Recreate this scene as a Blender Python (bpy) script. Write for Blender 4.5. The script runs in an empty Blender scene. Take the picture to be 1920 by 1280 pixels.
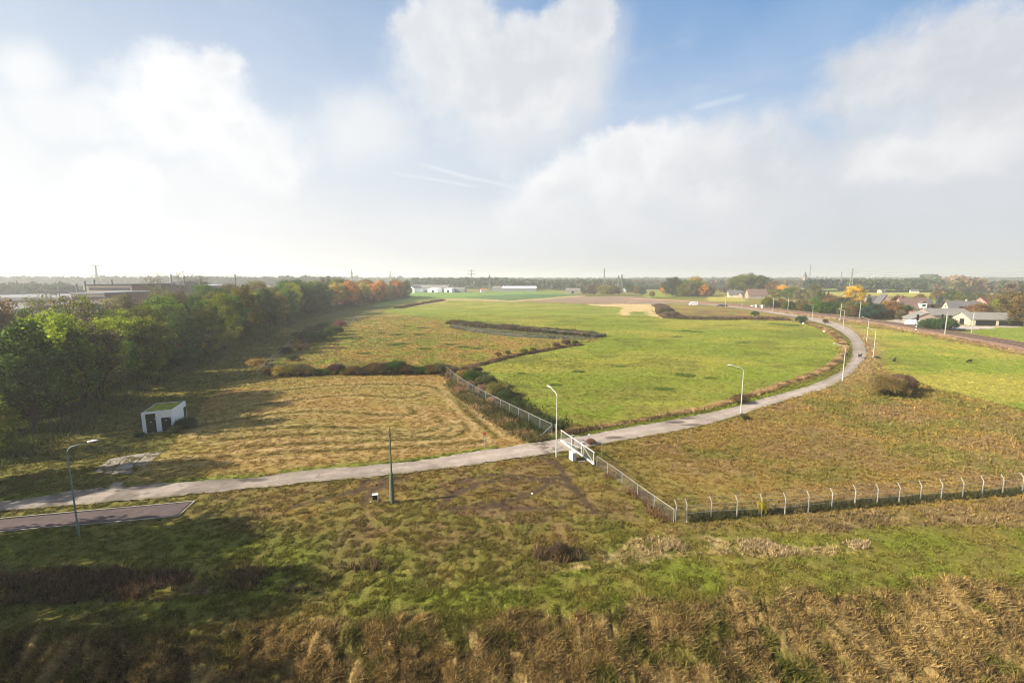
import bpy, bmesh, math, random
import numpy as np
from mathutils import Vector, Matrix

# ------------------------------------------------------------------ camera, sky, sun, exposure
C = bpy.context.scene.collection
SC = bpy.context.scene
rad = math.radians
F, H = 853.0, 22.0
PITCH, ROLL = rad(8.0), rad(-0.08)
EXP = 1.14
K = 2 ** EXP
SUN_EL, SUN_AZ_BACK = rad(27), rad(12)          # sun to the left, slightly behind the camera

cam_d = bpy.data.cameras.new('camera'); cam = bpy.data.objects.new('camera', cam_d); C.objects.link(cam)
cam_d.sensor_width = 36.0; cam_d.lens = 36.0 * F / 1920.0
cam_d.clip_start = 0.5; cam_d.clip_end = 30000
a_ = math.pi / 2 - PITCH
MROT = Matrix.Rotation(a_, 3, 'X') @ Matrix.Rotation(ROLL, 3, 'Z')
cam.matrix_world = Matrix.Translation((0, 0, H)) @ MROT.to_4x4()
SC.camera = cam
MN = np.array(MROT)

SC.view_settings.view_transform = 'Standard'; SC.view_settings.look = 'None'
SC.view_settings.exposure = EXP; SC.view_settings.gamma = 1.0
SC.view_settings.use_curve_mapping = False
SC.render.engine = 'CYCLES'
cy = SC.cycles
cy.use_denoising = True
cy.pixel_filter_type = 'BLACKMAN_HARRIS'; cy.filter_width = 1.05
try: cy.denoiser = 'OPENIMAGEDENOISE'
except Exception: pass
cy.max_bounces = 5; cy.diffuse_bounces = 2; cy.transparent_max_bounces = 24; cy.volume_bounces = 2
cy.transmission_bounces = 3; cy.glossy_bounces = 2
cy.caustics_reflective = False; cy.caustics_refractive = False
cy.use_adaptive_sampling = False

sun_dir = Vector((-math.cos(SUN_AZ_BACK) * math.cos(SUN_EL), -math.sin(SUN_AZ_BACK) * math.cos(SUN_EL), math.sin(SUN_EL)))
sl = bpy.data.lights.new('sun', 'SUN'); sl.energy = 5.0; sl.angle = rad(0.55); sl.color = (1.0, 0.90, 0.74)
so = bpy.data.objects.new('sun', sl); C.objects.link(so)
so.rotation_euler = (-sun_dir).to_track_quat('-Z', 'Y').to_euler()


def lin(c):
    return tuple((v / 255 / 12.92) if v / 255 <= 0.04045 else ((v / 255 + 0.055) / 1.055) ** 2.4 for v in c)


def ray(px, py):
    return MN @ np.array([(px - 960) / F, -(py - 640) / F, -1.0])


def azel(px, py):
    d = ray(px, py); d = d / np.linalg.norm(d)
    return math.degrees(math.atan2(d[0], d[1])), math.degrees(math.asin(d[2]))


def at(px, py, z=0.0):
    d = ray(px, py); t = (z - H) / d[2]
    return np.array([d[0] * t, d[1] * t])


def atd(px, depth):
    """ground point seen in column px at the given distance ahead"""
    d = ray(px, 523); return np.array([d[0] / d[1] * depth, depth])


def ztop(px, py, depth):
    d = ray(px, py); return H + d[2] / d[1] * depth


def build_world():
    w = bpy.data.worlds.new('World'); SC.world = w; w.use_nodes = True
    nt = w.node_tree; nt.nodes.clear(); N = nt.nodes; L = nt.links
    out = N.new('ShaderNodeOutputWorld'); bg = N.new('ShaderNodeBackground')
    L.new(bg.outputs[0], out.inputs[0])
    tc = N.new('ShaderNodeTexCoord'); G = tc.outputs['Generated']

    def val(s, node, i):
        if isinstance(s, (int, float)): node.inputs[i].default_value = s
        elif isinstance(s, tuple): node.inputs[i].default_value = s if len(s) == 3 else s
        else: L.new(s, node.inputs[i])

    def m(op, a, b=None, c=None, clamp=False):
        n = N.new('ShaderNodeMath'); n.operation = op; n.use_clamp = clamp
        val(a, n, 0)
        if b is not None: val(b, n, 1)
        if c is not None: val(c, n, 2)
        return n.outputs[0]

    def vm(op, a, b=None, scalar=False):
        n = N.new('ShaderNodeVectorMath'); n.operation = op
        val(a, n, 0)
        if b is not None:
            if op == 'SCALE': val(b, n, 3)
            else: val(b, n, 1)
        return n.outputs['Value'] if scalar else n.outputs[0]

    def mr(v, a, b, c, d, kind='SMOOTHSTEP'):
        n = N.new('ShaderNodeMapRange'); n.interpolation_type = kind; n.clamp = True
        val(v, n, 0)
        for i, q in enumerate((a, b, c, d)): val(q, n, i + 1)
        return n.outputs[0]

    def mix(f, a, b):
        n = N.new('ShaderNodeMix'); n.data_type = 'RGBA'
        val(f, n, 0)
        for q, i in ((a, 6), (b, 7)):
            if isinstance(q, tuple): n.inputs[i].default_value = (*q[:3], 1)
            else: L.new(q, n.inputs[i])
        return n.outputs[2]

    def noise(vec, sc, det, rough=0.55, w=0.0):
        n = N.new('ShaderNodeTexNoise'); n.noise_dimensions = '4D'
        L.new(vec, n.inputs['Vector']); n.inputs['Scale'].default_value = sc; n.inputs['Detail'].default_value = det
        n.inputs['Roughness'].default_value = rough; n.inputs['W'].default_value = w
        return n

    sep = N.new('ShaderNodeSeparateXYZ'); L.new(G, sep.inputs[0])
    az = m('MULTIPLY', m('ARCTAN2', sep.outputs[0], sep.outputs[1]), 57.29578)
    el = m('MULTIPLY', m('ARCSINE', sep.outputs[2]), 57.29578)
    cmb = N.new('ShaderNodeCombineXYZ'); L.new(az, cmb.inputs[0]); L.new(el, cmb.inputs[1])
    AE = cmb.outputs[0]
    n1 = noise(G, 3.6, 3, 0.5, 1.3); n2 = noise(G, 9.0, 6, 0.62, 4.1)
    w1 = vm('SCALE', vm('SUBTRACT', n1.outputs['Color'], (0.5, 0.5, 0.5)), 8.0)
    w2 = vm('SCALE', vm('SUBTRACT', n2.outputs['Color'], (0.5, 0.5, 0.5)), 7.0)
    flat = vm('MULTIPLY', vm('ADD', w1, w2), (1.0, 0.9, 0.0))
    AEw = vm('ADD', AE, flat)
    AEs = vm('ADD', AE, vm('MULTIPLY', w1, (1.2, 0.9, 0.0)))
    fine = noise(G, 17.0, 9, 0.64, 2.0).outputs[0]
    med = noise(G, 7.0, 5, 0.55, 7.7).outputs[0]

    def field(blobs, coord):
        acc = None
        for (px, py, rx, ry) in blobs:
            c = azel(px, py); l = azel(px - rx, py); r = azel(px + rx, py); u = azel(px, py - ry); d = azel(px, py + ry)
            ra = abs(r[0] - l[0]) / 2; re = abs(u[1] - d[1]) / 2
            q = vm('MULTIPLY', vm('SUBTRACT', coord, (c[0], c[1], 0.0)), (1 / ra, 1 / re, 0.0))
            ln = vm('LENGTH', q, scalar=True)
            v = m('SUBTRACT', 1.0, ln)
            if acc is None: acc = v
            else: acc = m('SMOOTH_MAX', acc, v, 0.25)
        return acc

    def s(c, k=1.0):
        return tuple(v * k / K for v in lin(c))

    # clear sky: the physical sky, pushed towards the photographed hazy blue in a band that whitens to the horizon
    sky = N.new('ShaderNodeTexSky'); sky.sky_type = 'NISHITA'; sky.sun_disc = False
    sky.sun_elevation = SUN_EL; sky.sun_rotation = math.atan2(sun_dir.x, sun_dir.y)
    sky.air_density = 1.0; sky.dust_density = 2.0; sky.ozone_density = 2.0
    nis = vm('SCALE', sky.outputs[0], 0.07)
    right = mr(az, -50, 45, 0, 1)
    blue = mix(right, s((168, 188, 217)), s((84, 147, 208)))
    mid = mix(right, s((216, 228, 242)), s((182, 206, 234)))
    low = mix(mr(az, -42, 35, 0, 1), s((245, 245, 244)), s((213, 217, 220)))
    elw = m('ADD', el, m('MULTIPLY', m('SUBTRACT', med, 0.5), 7.0))
    c1 = mix(mr(elw, 12, 34, 0, 1), mid, blue)
    c2 = mix(mr(el, 1, 20, 0, 1), low, c1)
    c2 = mix(mr(el, 33, 50, 0.0, 0.82), c2, nis)
    behind = mr(sep.outputs[1], -0.15, 0.45, 0.75, 0.0)
    c2 = mix(behind, c2, nis)
    # soft high haze on the left and wispy streaks
    wis = noise(vm('MULTIPLY', G, (1.0, 1.0, 3.0)), 4.0, 6, 0.6, 9.0).outputs[0]
    c2 = mix(mr(wis, 0.50, 0.75, 0, 0.3), c2, s((226, 231, 239)))
    # soft clouds
    soft = field([(95, 125, 75, 60), (160, 210, 120, 70), (210, 335, 150, 80), (60, 420, 200, 80), (690, 250, 125, 90),
                  (960, 200, 200, 115), (840, 110, 120, 120), (1400, 390, 250, 90), (1660, 310, 200, 90),
                  (1800, 380, 280, 110), (340, 400, 320, 110), (1090, 130, 90, 130), (1880, 250, 180, 140),
                  (1000, 440, 320, 60), (40, 260, 120, 120), (1240, 440, 300, 50)], AEs)
    dS = mr(m('ADD', soft, m('MULTIPLY', m('SUBTRACT', fine, 0.5), 0.9)), -0.30, 0.75, 0, 0.92)
    cS = mix(right, s((247, 249, 251)), s((220, 223, 229)))
    cS = mix(mr(med, 0.35, 0.68, 0, 0.38), cS, mix(right, s((236, 240, 245)), s((204, 210, 220))))
    c3 = mix(dS, c2, cS)
    # cumulus
    crisp = field([(375, 175, 125, 85), (450, 250, 110, 85), (330, 240, 110, 80), (500, 310, 75, 60), (415, 105, 50, 30), (215, 345, 70, 50),
                   (815, 60, 90, 85), (930, 130, 160, 100), (1075, 40, 75, 65), (860, 10, 90, 60), (1010, 130, 100, 90),
                   (1180, 310, 140, 85), (1060, 360, 110, 75), (1320, 315, 160, 85), (985, 420, 70, 70), (1250, 390, 220, 90), (1430, 350, 100, 75),
                   (1650, 150, 150, 85), (1790, 120, 160, 95), (1910, 80, 130, 90), (1740, 300, 170, 60), (1850, 210, 140, 100)], AEw)
    crispW = m('ADD', crisp, m('ADD', m('MULTIPLY', m('SUBTRACT', fine, 0.5), 1.0), m('MULTIPLY', m('SUBTRACT', med, 0.5), 0.55)))
    ragged = mr(noise(G, 2.3, 2, 0.5, 12.0).outputs[0], 0.40, 0.62, 0.17, 0.46)
    edge = m('ADD', ragged, mr(el, 3, 20, 0.30, 0.0))
    crispW = m('SUBTRACT', crispW, 0.10)
    dC = m('MULTIPLY', mr(crispW, m('MULTIPLY', edge, -1.0), edge, 0, 1), mr(el, 3.0, 12.0, 0.0, 0.95))
    # billows: the tone follows the thickness seen from the sun's side (left and above)
    AEl = vm('ADD', AEw, (-3.2, 2.0, 0.0)); nl = noise(vm('ADD', G, (-0.030, 0.0, 0.024)), 9.0, 6, 0.62, 4.1).outputs[0]
    bill = m('SUBTRACT', noise(G, 9.0, 6, 0.62, 4.1).outputs[0], nl)
    lit = mr(m('ADD', m('MULTIPLY', crisp, -0.45), m('MULTIPLY', bill, 2.6)), -0.55, 0.35, 0, 1)
    hi = field([(340, 180, 190, 130), (400, 310, 240, 150), (200, 360, 160, 90), (985, 390, 120, 110), (1130, 300, 200, 90),
                (1200, 400, 110, 60), (1300, 380, 90, 40), (1730, 290, 180, 60)], AEw)
    litc = m('ADD', m('MULTIPLY', lit, 0.45), m('MULTIPLY', mr(hi, -0.7, 0.7, 0, 1), mr(crispW, 0.0, 0.8, 0.95, 0.55)), clamp=True)
    grey = mix(right, s((232, 236, 241)), s((213, 216, 223)))
    wht = mix(right, s((255, 255, 255), 1.03), s((246, 246, 247)))
    cC = mix(litc, grey, wht)
    c4 = mix(dC, c3, cC)
    # two old condensation trails
    for (p0, p1, wd, st) in (((726, 320), (905, 352), 0.30, 0.45), ((780, 306), (965, 352), 0.38, 0.5), ((1290, 205), (1400, 180), 0.5, 0.3)):
        a0, a1 = azel(*p0), azel(*p1)
        dx, dy = a1[0] - a0[0], a1[1] - a0[1]; ln = math.hypot(dx, dy)
        q = vm('SUBTRACT', vm('ADD', AE, vm('SCALE', w2, 0.12)), (a0[0], a0[1], 0.0))
        al = m('DIVIDE', vm('DOT_PRODUCT', q, (dx / ln, dy / ln, 0.0), scalar=True), ln)
        ac = m('ABSOLUTE', vm('DOT_PRODUCT', q, (-dy / ln, dx / ln, 0.0), scalar=True))
        fa = m('MULTIPLY', mr(ac, 0.0, wd, st, 0.0), m('MULTIPLY', mr(al, -0.05, 0.2, 0, 1), mr(al, 0.8, 1.05, 1, 0)))
        c4 = mix(fa, c4, s((240, 245, 250)))
    below = mr(el, -3, 0, 1, 0)
    c4 = mix(below, c4, s((150, 150, 140)))
    L.new(c4, bg.inputs[0]); bg.inputs[1].default_value = 1.0


build_world()

# ------------------------------------------------------------------ helpers
rng = np.random.default_rng(11)
random.seed(5)
LABELS = {}


def tag(o, label=None, cat=None, group=None, kind=None):
    if label:
        o['label'] = label
        if not o.parent: LABELS.setdefault(label, []).append(o.name)
    if cat: o['category'] = cat
    if group: o['group'] = group
    if kind: o['kind'] = kind
    return o


def empty(name, loc, rz=0.0, label=None, cat=None, group=None, scale=1.0):
    o = bpy.data.objects.new(name, None); C.objects.link(o)
    o.location = loc; o.rotation_euler = (0, 0, rz); o.scale = (scale,) * 3
    o.empty_display_size = 0.3
    return tag(o, label, cat, group)


def link_mesh(name, me, parent=None, mat=None):
    o = bpy.data.objects.new(name, me); C.objects.link(o)
    if mat is not None and not me.materials: me.materials.append(mat)
    if parent is not None: o.parent = parent
    return o


def np_mesh(name, verts, faces, mat=None, colors=None, var=None, smooth=False):
    me = bpy.data.meshes.new(name)
    verts = np.asarray(verts, dtype=np.float32); faces = np.asarray(faces, dtype=np.int32)
    nv, nf, k = len(verts), len(faces), faces.shape[1]
    me.vertices.add(nv); me.vertices.foreach_set('co', verts.ravel())
    me.loops.add(nf * k); me.loops.foreach_set('vertex_index', faces.ravel())
    me.polygons.add(nf); me.polygons.foreach_set('loop_start', np.arange(0, nf * k, k, dtype=np.int32))
    if smooth: me.polygons.foreach_set('use_smooth', np.ones(nf, dtype=bool))
    me.update(calc_edges=True)
    if colors is not None:
        a = me.attributes.new('col', 'FLOAT_COLOR', 'POINT')
        cc = np.ones((nv, 4), dtype=np.float32); cc[:, :3] = colors
        a.data.foreach_set('color', cc.ravel())
    if var is not None:
        a = me.attributes.new('var', 'FLOAT', 'POINT'); a.data.foreach_set('value', np.asarray(var, dtype=np.float32))
    if mat is not None: me.materials.append(mat)
    return me


class MB:
    def __init__(s): s.v = []; s.f = []

    def quad(s, pts):
        i = len(s.v); s.v += [tuple(p) for p in pts]; s.f.append(tuple(range(i, i + len(pts))))

    def box(s, c, d, rz=0.0, rot=None):
        i = len(s.v); R = rot if rot is not None else Matrix.Rotation(rz, 3, 'Z')
        for x in (-1, 1):
            for y in (-1, 1):
                for z in (-1, 1):
                    p = R @ Vector((x * d[0] / 2, y * d[1] / 2, z * d[2] / 2)); s.v.append((p.x + c[0], p.y + c[1], p.z + c[2]))
        for q in ((0, 1, 3, 2), (4, 6, 7, 5), (0, 4, 5, 1), (2, 3, 7, 6), (0, 2, 6, 4), (1, 5, 7, 3)):
            s.f.append(tuple(i + k for k in q))

    def bar(s, p0, p1, w, h=None):
        p0, p1 = Vector(p0), Vector(p1); d = p1 - p0
        s.box((p0 + p1) / 2, (d.length, w, h or w), rot=d.to_track_quat('X', 'Z').to_matrix())

    def tube(s, pts, rs, n=8, cap=True):
        pts = [Vector(p) for p in pts]
        if not hasattr(rs, '__len__'): rs = [rs] * len(pts)
        i0 = len(s.v)
        for k, p in enumerate(pts):
            d = (pts[min(k + 1, len(pts) - 1)] - pts[max(k - 1, 0)]).normalized()
            u = d.orthogonal().normalized() if abs(d.z) > 0.95 or k == 0 and False else Vector((0, 0, 1)).cross(d).normalized()
            if abs(d.z) > 0.95: u = Vector((1, 0, 0)); u = (u - d * u.dot(d)).normalized()
            w = d.cross(u)
            for j in range(n):
                a = 2 * math.pi * j / n; q = p + (u * math.cos(a) + w * math.sin(a)) * rs[k]; s.v.append(tuple(q))
        for k in range(len(pts) - 1):
            for j in range(n):
                a = i0 + k * n + j; b = i0 + k * n + (j + 1) % n; s.f.append((a, b, b + n, a + n))
        if cap:
            s.f.append(tuple(i0 + j for j in reversed(range(n)))); e = i0 + (len(pts) - 1) * n; s.f.append(tuple(e + j for j in range(n)))

    def prism(s, poly, z0, z1):
        i = len(s.v); n = len(poly)
        s.v += [(p[0], p[1], z0) for p in poly] + [(p[0], p[1], z1) for p in poly]
        s.f.append(tuple(i + j for j in reversed(range(n)))); s.f.append(tuple(i + n + j for j in range(n)))
        for j in range(n):
            k = (j + 1) % n; s.f.append((i + j, i + k, i + n + k, i + n + j))

    def build(s, name, mat=None, parent=None, bevel=0.0, smooth=False):
        me = bpy.data.meshes.new(name); me.from_pydata(s.v, [], s.f); me.update()
        bm = bmesh.new(); bm.from_mesh(me); bmesh.ops.recalc_face_normals(bm, faces=bm.faces)
        if bevel: bmesh.ops.bevel(bm, geom=list(bm.edges), offset=bevel, segments=2, affect='EDGES', profile=0.6)
        bm.to_mesh(me); bm.free()
        if smooth: me.polygons.foreach_set('use_smooth', np.ones(len(me.polygons), dtype=bool))
        if mat: me.materials.append(mat)
        o = bpy.data.objects.new(name, me); C.objects.link(o)
        if parent is not None: o.parent = parent
        return o


def copy_thing(root, loc=None, rz=None, scale=None, label=None, color=None):
    r = root.copy(); C.objects.link(r)
    if loc is not None: r.location = loc
    if rz is not None: r.rotation_euler = (0, 0, rz)
    if scale is not None: r.scale = scale if hasattr(scale, '__len__') else (scale,) * 3
    if label: tag(r, label)
    for ch in root.children:
        c = ch.copy(); C.objects.link(c); c.parent = r
        if color is not None and ch.name.startswith(('crown', 'foliage')): c.color = (*color, 1)
        for g in ch.children:
            d = g.copy(); C.objects.link(d); d.parent = c
    return r


ONES = 'zeroth first second third fourth fifth sixth seventh eighth ninth tenth eleventh twelfth thirteenth fourteenth fifteenth sixteenth seventeenth eighteenth nineteenth'.split()
TENS = {2: ('twentieth', 'twenty'), 3: ('thirtieth', 'thirty'), 4: ('fortieth', 'forty'), 5: ('fiftieth', 'fifty'), 6: ('sixtieth', 'sixty'), 7: ('seventieth', 'seventy'), 8: ('eightieth', 'eighty'), 9: ('ninetieth', 'ninety')}


def ordn(n):
    if n < 20: return ONES[n]
    t, o = divmod(n, 10)
    return TENS[t][0] if o == 0 else TENS[t][1] + '-' + ONES[o]


# ---- materials
def mat_simple(name, col, rough=0.8, var=0.15, scale=3.0, metal=0.0, spec=0.3, bump=0.0, col2=None):
    m = bpy.data.materials.new(name); m.use_nodes = True; nt = m.node_tree; b = nt.nodes['Principled BSDF']
    b.inputs['Roughness'].default_value = rough; b.inputs['Metallic'].default_value = metal
    b.inputs['Specular IOR Level'].default_value = spec
    tc = nt.nodes.new('ShaderNodeTexCoord'); nz = nt.nodes.new('ShaderNodeTexNoise'); nz.inputs['Scale'].default_value = scale
    nz.inputs['Detail'].default_value = 6; nz.inputs['Roughness'].default_value = 0.65
    nt.links.new(tc.outputs['Object'], nz.inputs['Vector'])
    r = nt.nodes.new('ShaderNodeMapRange'); r.inputs[1].default_value = 0.3; r.inputs[2].default_value = 0.7
    nt.links.new(nz.outputs[0], r.inputs[0])
    mx = nt.nodes.new('ShaderNodeMix'); mx.data_type = 'RGBA'; nt.links.new(r.outputs[0], mx.inputs[0])
    c2 = col2 or tuple(v * (1 + var) for v in col)
    mx.inputs[6].default_value = (*[v * (1 - var) for v in col], 1); mx.inputs[7].default_value = (*c2, 1)
    nt.links.new(mx.outputs[2], b.inputs['Base Color'])
    if bump:
        bp = nt.nodes.new('ShaderNodeBump'); bp.inputs['Strength'].default_value = bump; bp.inputs['Distance'].default_value = 0.05
        nt.links.new(nz.outputs[0], bp.inputs['Height']); nt.links.new(bp.outputs[0], b.inputs['Normal'])
    return m


def mat_leaf():
    m = bpy.data.materials.new('leaves'); m.use_nodes = True; nt = m.node_tree; nt.nodes.clear(); N = nt.nodes; L = nt.links
    out = N.new('ShaderNodeOutputMaterial'); di = N.new('ShaderNodeBsdfDiffuse'); tr = N.new('ShaderNodeBsdfTranslucent')
    ms = N.new('ShaderNodeMixShader'); ms.inputs[0].default_value = 0.45
    oi = N.new('ShaderNodeObjectInfo'); at_ = N.new('ShaderNodeAttribute'); at_.attribute_name = 'var'
    mr = N.new('ShaderNodeMapRange'); mr.inputs[3].default_value = 0.55; mr.inputs[4].default_value = 2.7
    L.new(at_.outputs['Fac'], mr.inputs[0])
    sc = N.new('ShaderNodeVectorMath'); sc.operation = 'SCALE'; L.new(oi.outputs['Color'], sc.inputs[0]); L.new(mr.outputs[0], sc.inputs[3])
    hs = N.new('ShaderNodeHueSaturation'); L.new(sc.outputs[0], hs.inputs['Color'])
    m2 = N.new('ShaderNodeMapRange'); m2.inputs[3].default_value = 0.512; m2.inputs[4].default_value = 0.49
    L.new(at_.outputs['Fac'], m2.inputs[0]); L.new(m2.outputs[0], hs.inputs['Hue'])
    L.new(hs.outputs[0], di.inputs[0]); L.new(hs.outputs[0], tr.inputs[0])
    L.new(di.outputs[0], ms.inputs[1]); L.new(tr.outputs[0], ms.inputs[2]); L.new(ms.outputs[0], out.inputs[0])
    return m


def mat_vcol(name, noise_scales=((1.3, 0.5), (5.0, 0.35)), bump=0.6, transl=0.0):
    """surface whose own colour is the mesh's colour attribute, broken up by fine noise in world space"""
    m = bpy.data.materials.new(name); m.use_nodes = True; nt = m.node_tree; N = nt.nodes; L = nt.links
    b = N['Principled BSDF']; b.inputs['Roughness'].default_value = 0.95; b.inputs['Specular IOR Level'].default_value = 0.1
    at_ = N.new('ShaderNodeAttribute'); at_.attribute_name = 'col'
    ge = N.new('ShaderNodeNewGeometry')
    cur = at_.outputs['Color']; hsum = None
    for sc, st in noise_scales:
        nz = N.new('ShaderNodeTexNoise'); nz.inputs['Scale'].default_value = sc; nz.inputs['Detail'].default_value = 5
        nz.inputs['Roughness'].default_value = 0.7; L.new(ge.outputs['Position'], nz.inputs['Vector'])
        mr = N.new('ShaderNodeMapRange'); mr.inputs[1].default_value = 0.28; mr.inputs[2].default_value = 0.72
        mr.inputs[3].default_value = 1 - st; mr.inputs[4].default_value = 1 + st; L.new(nz.outputs[0], mr.inputs[0])
        v = N.new('ShaderNodeVectorMath'); v.operation = 'SCALE'; L.new(cur, v.inputs[0]); L.new(mr.outputs[0], v.inputs[3]); cur = v.outputs[0]
        hsum = nz.outputs[0]
    L.new(cur, b.inputs['Base Color'])
    if bump:
        bp = N.new('ShaderNodeBump'); bp.inputs['Strength'].default_value = bump; bp.inputs['Distance'].default_value = 0.12
        L.new(hsum, bp.inputs['Height']); L.new(bp.outputs[0], b.inputs['Normal'])
    if transl:
        t = N.new('ShaderNodeBsdfTranslucent'); L.new(cur, t.inputs[0]); ms = N.new('ShaderNodeMixShader'); ms.inputs[0].default_value = transl
        L.new(b.outputs[0], ms.inputs[1]); L.new(t.outputs[0], ms.inputs[2]); L.new(ms.outputs[0], N['Material Output'].inputs[0])
    return m


def mat_chainlink():
    m = bpy.data.materials.new('chain_link_wire'); m.use_nodes = True; nt = m.node_tree; N = nt.nodes; L = nt.links; N.clear()
    out = N.new('ShaderNodeOutputMaterial'); d = N.new('ShaderNodeBsdfPrincipled'); d.inputs['Base Color'].default_value = (.24, .25, .24, 1)
    d.inputs['Metallic'].default_value = .3; d.inputs['Roughness'].default_value = .5
    tr = N.new('ShaderNodeBsdfTransparent'); ms = N.new('ShaderNodeMixShader')
    tc = N.new('ShaderNodeTexCoord'); fac = None
    for sgn in (1, -1):
        dp = N.new('ShaderNodeVectorMath'); dp.operation = 'DOT_PRODUCT'; L.new(tc.outputs['UV'], dp.inputs[0]); dp.inputs[1].default_value = (1, sgn, 0)
        q = N.new('ShaderNodeMath'); q.operation = 'PINGPONG'; L.new(dp.outputs['Value'], q.inputs[0]); q.inputs[1].default_value = 0.04
        c = N.new('ShaderNodeMath'); c.operation = 'LESS_THAN'; L.new(q.outputs[0], c.inputs[0]); c.inputs[1].default_value = 0.0022
        if fac is None: fac = c.outputs[0]
        else:
            mx = N.new('ShaderNodeMath'); mx.operation = 'MAXIMUM'; L.new(fac, mx.inputs[0]); L.new(c.outputs[0], mx.inputs[1]); fac = mx.outputs[0]
    L.new(fac, ms.inputs[0]); L.new(tr.outputs[0], ms.inputs[1]); L.new(d.outputs[0], ms.inputs[2]); L.new(ms.outputs[0], out.inputs[0])
    return m


def mat_brick(name, c1, c2, mortar, scale=1.0):
    m = bpy.data.materials.new(name); m.use_nodes = True; nt = m.node_tree; b = nt.nodes['Principled BSDF']; b.inputs['Roughness'].default_value = .9
    br = nt.nodes.new('ShaderNodeTexBrick'); br.inputs['Color1'].default_value = (*c1, 1); br.inputs['Color2'].default_value = (*c2, 1)
    br.inputs['Mortar'].default_value = (*mortar, 1); br.inputs['Scale'].default_value = 4.0 * scale; br.inputs['Mortar Size'].default_value = .012
    tc = nt.nodes.new('ShaderNodeTexCoord'); nt.links.new(tc.outputs['Object'], br.inputs['Vector'])
    nt.links.new(br.outputs[0], b.inputs['Base Color']); return m


def mat_roof(name, col, per=0.35, axis=0, depth=.5):
    """rows of tiles or corrugations, as a stripe in the surface's own relief and tone"""
    m = bpy.data.materials.new(name); m.use_nodes = True; nt = m.node_tree; N = nt.nodes; L = nt.links; b = N['Principled BSDF']; b.inputs['Roughness'].default_value = .8
    tc = N.new('ShaderNodeTexCoord'); wv = N.new('ShaderNodeTexWave'); wv.inputs['Scale'].default_value = 1 / per; wv.inputs['Distortion'].default_value = .6
    wv.bands_direction = 'XYZ'[axis]; L.new(tc.outputs['Object'], wv.inputs['Vector'])
    nz = N.new('ShaderNodeTexNoise'); nz.inputs['Scale'].default_value = .8; nz.inputs['Detail'].default_value = 6; L.new(tc.outputs['Object'], nz.inputs['Vector'])
    ad = N.new('ShaderNodeMath'); ad.operation = 'MULTIPLY_ADD'; L.new(wv.outputs['Fac'], ad.inputs[0]); ad.inputs[1].default_value = .25; L.new(nz.outputs[0], ad.inputs[2])
    mx = N.new('ShaderNodeMix'); mx.data_type = 'RGBA'; L.new(ad.outputs[0], mx.inputs[0]); mx.clamp_factor = True
    mx.inputs[6].default_value = (*[v * .62 for v in col], 1); mx.inputs[7].default_value = (*[v * 1.3 for v in col], 1)
    L.new(mx.outputs[2], b.inputs['Base Color'])
    bp = N.new('ShaderNodeBump'); bp.inputs['Strength'].default_value = depth; bp.inputs['Distance'].default_value = .05; L.new(wv.outputs['Fac'], bp.inputs['Height'])
    L.new(bp.outputs[0], b.inputs['Normal']); return m


M = {}
M['leaf'] = mat_leaf()
M['bark'] = mat_simple('bark', (.075, .058, .042), .95, .35, 4, bump=.6)
M['pale_bark'] = mat_simple('pale_bark', (.42, .40, .35), .9, .3, 3, bump=.3)
M['ground'] = mat_vcol('ground_surface', ((1.6, .30), (7.0, .50)), 1.0)
M['grass'] = mat_vcol('grass_blades', ((5.0, .45),), 0, .25)
M['galv'] = mat_simple('galvanised_steel', (.38, .385, .375), .45, .12, 8, .35)
M['white_metal'] = mat_simple('pale_painted_steel', (.54, .55, .52), .45, .08, 5, .1)
M['green_metal'] = mat_simple('grey_green_painted_steel', (.20, .27, .23), .55, .2, 5)
M['old_pole'] = mat_simple('mossy_grey_green_pole', (.105, .125, .085), .9, .35, 6, bump=.3)
M['white_wall'] = mat_simple('white_render', (.86, .87, .86), .85, .07, 2)
M['dark_green'] = mat_simple('dark_green_door_paint', (.012, .032, .028), .4, .2, 3)
M['white'] = mat_simple('white_paint', (.8, .8, .78), .5, .05, 4)
M['grey_box'] = mat_simple('light_grey_cabinet', (.50, .52, .52), .6, .1, 4)
M['moss'] = mat_simple('moss_and_grass_roof', (.15, .21, .018), .95, .45, 1.6, bump=.8, col2=(.36, .36, .035))
M['concrete'] = mat_simple('weathered_concrete', (.28, .24, .195), .9, .22, 2.2, bump=.3)
M['conc_post'] = mat_simple('concrete_post', (.40, .375, .31), .85, .25, 6)
M['black'] = mat_simple('black_paint', (.012, .012, .013), .6, .2, 5)
M['red'] = mat_simple('faded_red', (.35, .08, .06), .6, .2, 5)
M['glass'] = mat_simple('dark_window_glass', (.03, .04, .05), .12, .1, 2, spec=.6)
M['chain'] = mat_chainlink()
M['brick_red'] = mat_brick('red_brick', (.30, .12, .075), (.22, .09, .06), (.35, .3, .25))
M['brick_brown'] = mat_brick('brown_brick', (.22, .13, .09), (.17, .10, .07), (.3, .27, .22))
M['brick_cream'] = mat_brick('cream_brick', (.46, .34, .21), (.40, .30, .19), (.5, .45, .35))
M['roof_brown'] = mat_roof('brown_roof_tiles', (.16, .105, .085), .34, 2)
M['roof_slate'] = mat_roof('slate_grey_roof_tiles', (.11, .105, .11), .34, 2)
M['roof_red'] = mat_roof('orange_red_roof_tiles', (.42, .13, .06), .34, 2)
M['roof_fibre'] = mat_roof('grey_corrugated_roof', (.215, .20, .18), .5, 0)
M['roof_white'] = mat_roof('white_sheet_roof', (.70, .71, .70), .8, 0)
M['sheet_grey'] = mat_roof('grey_sheet_cladding', (.24, .255, .26), .6, 0)
M['sheet_white'] = mat_roof('white_sheet_cladding', (.86, .86, .84), .6, 0, .2)
M['ballast'] = mat_simple('brown_track_ballast', (.19, .118, .085), .95, .35, 2.5, bump=.6)
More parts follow.
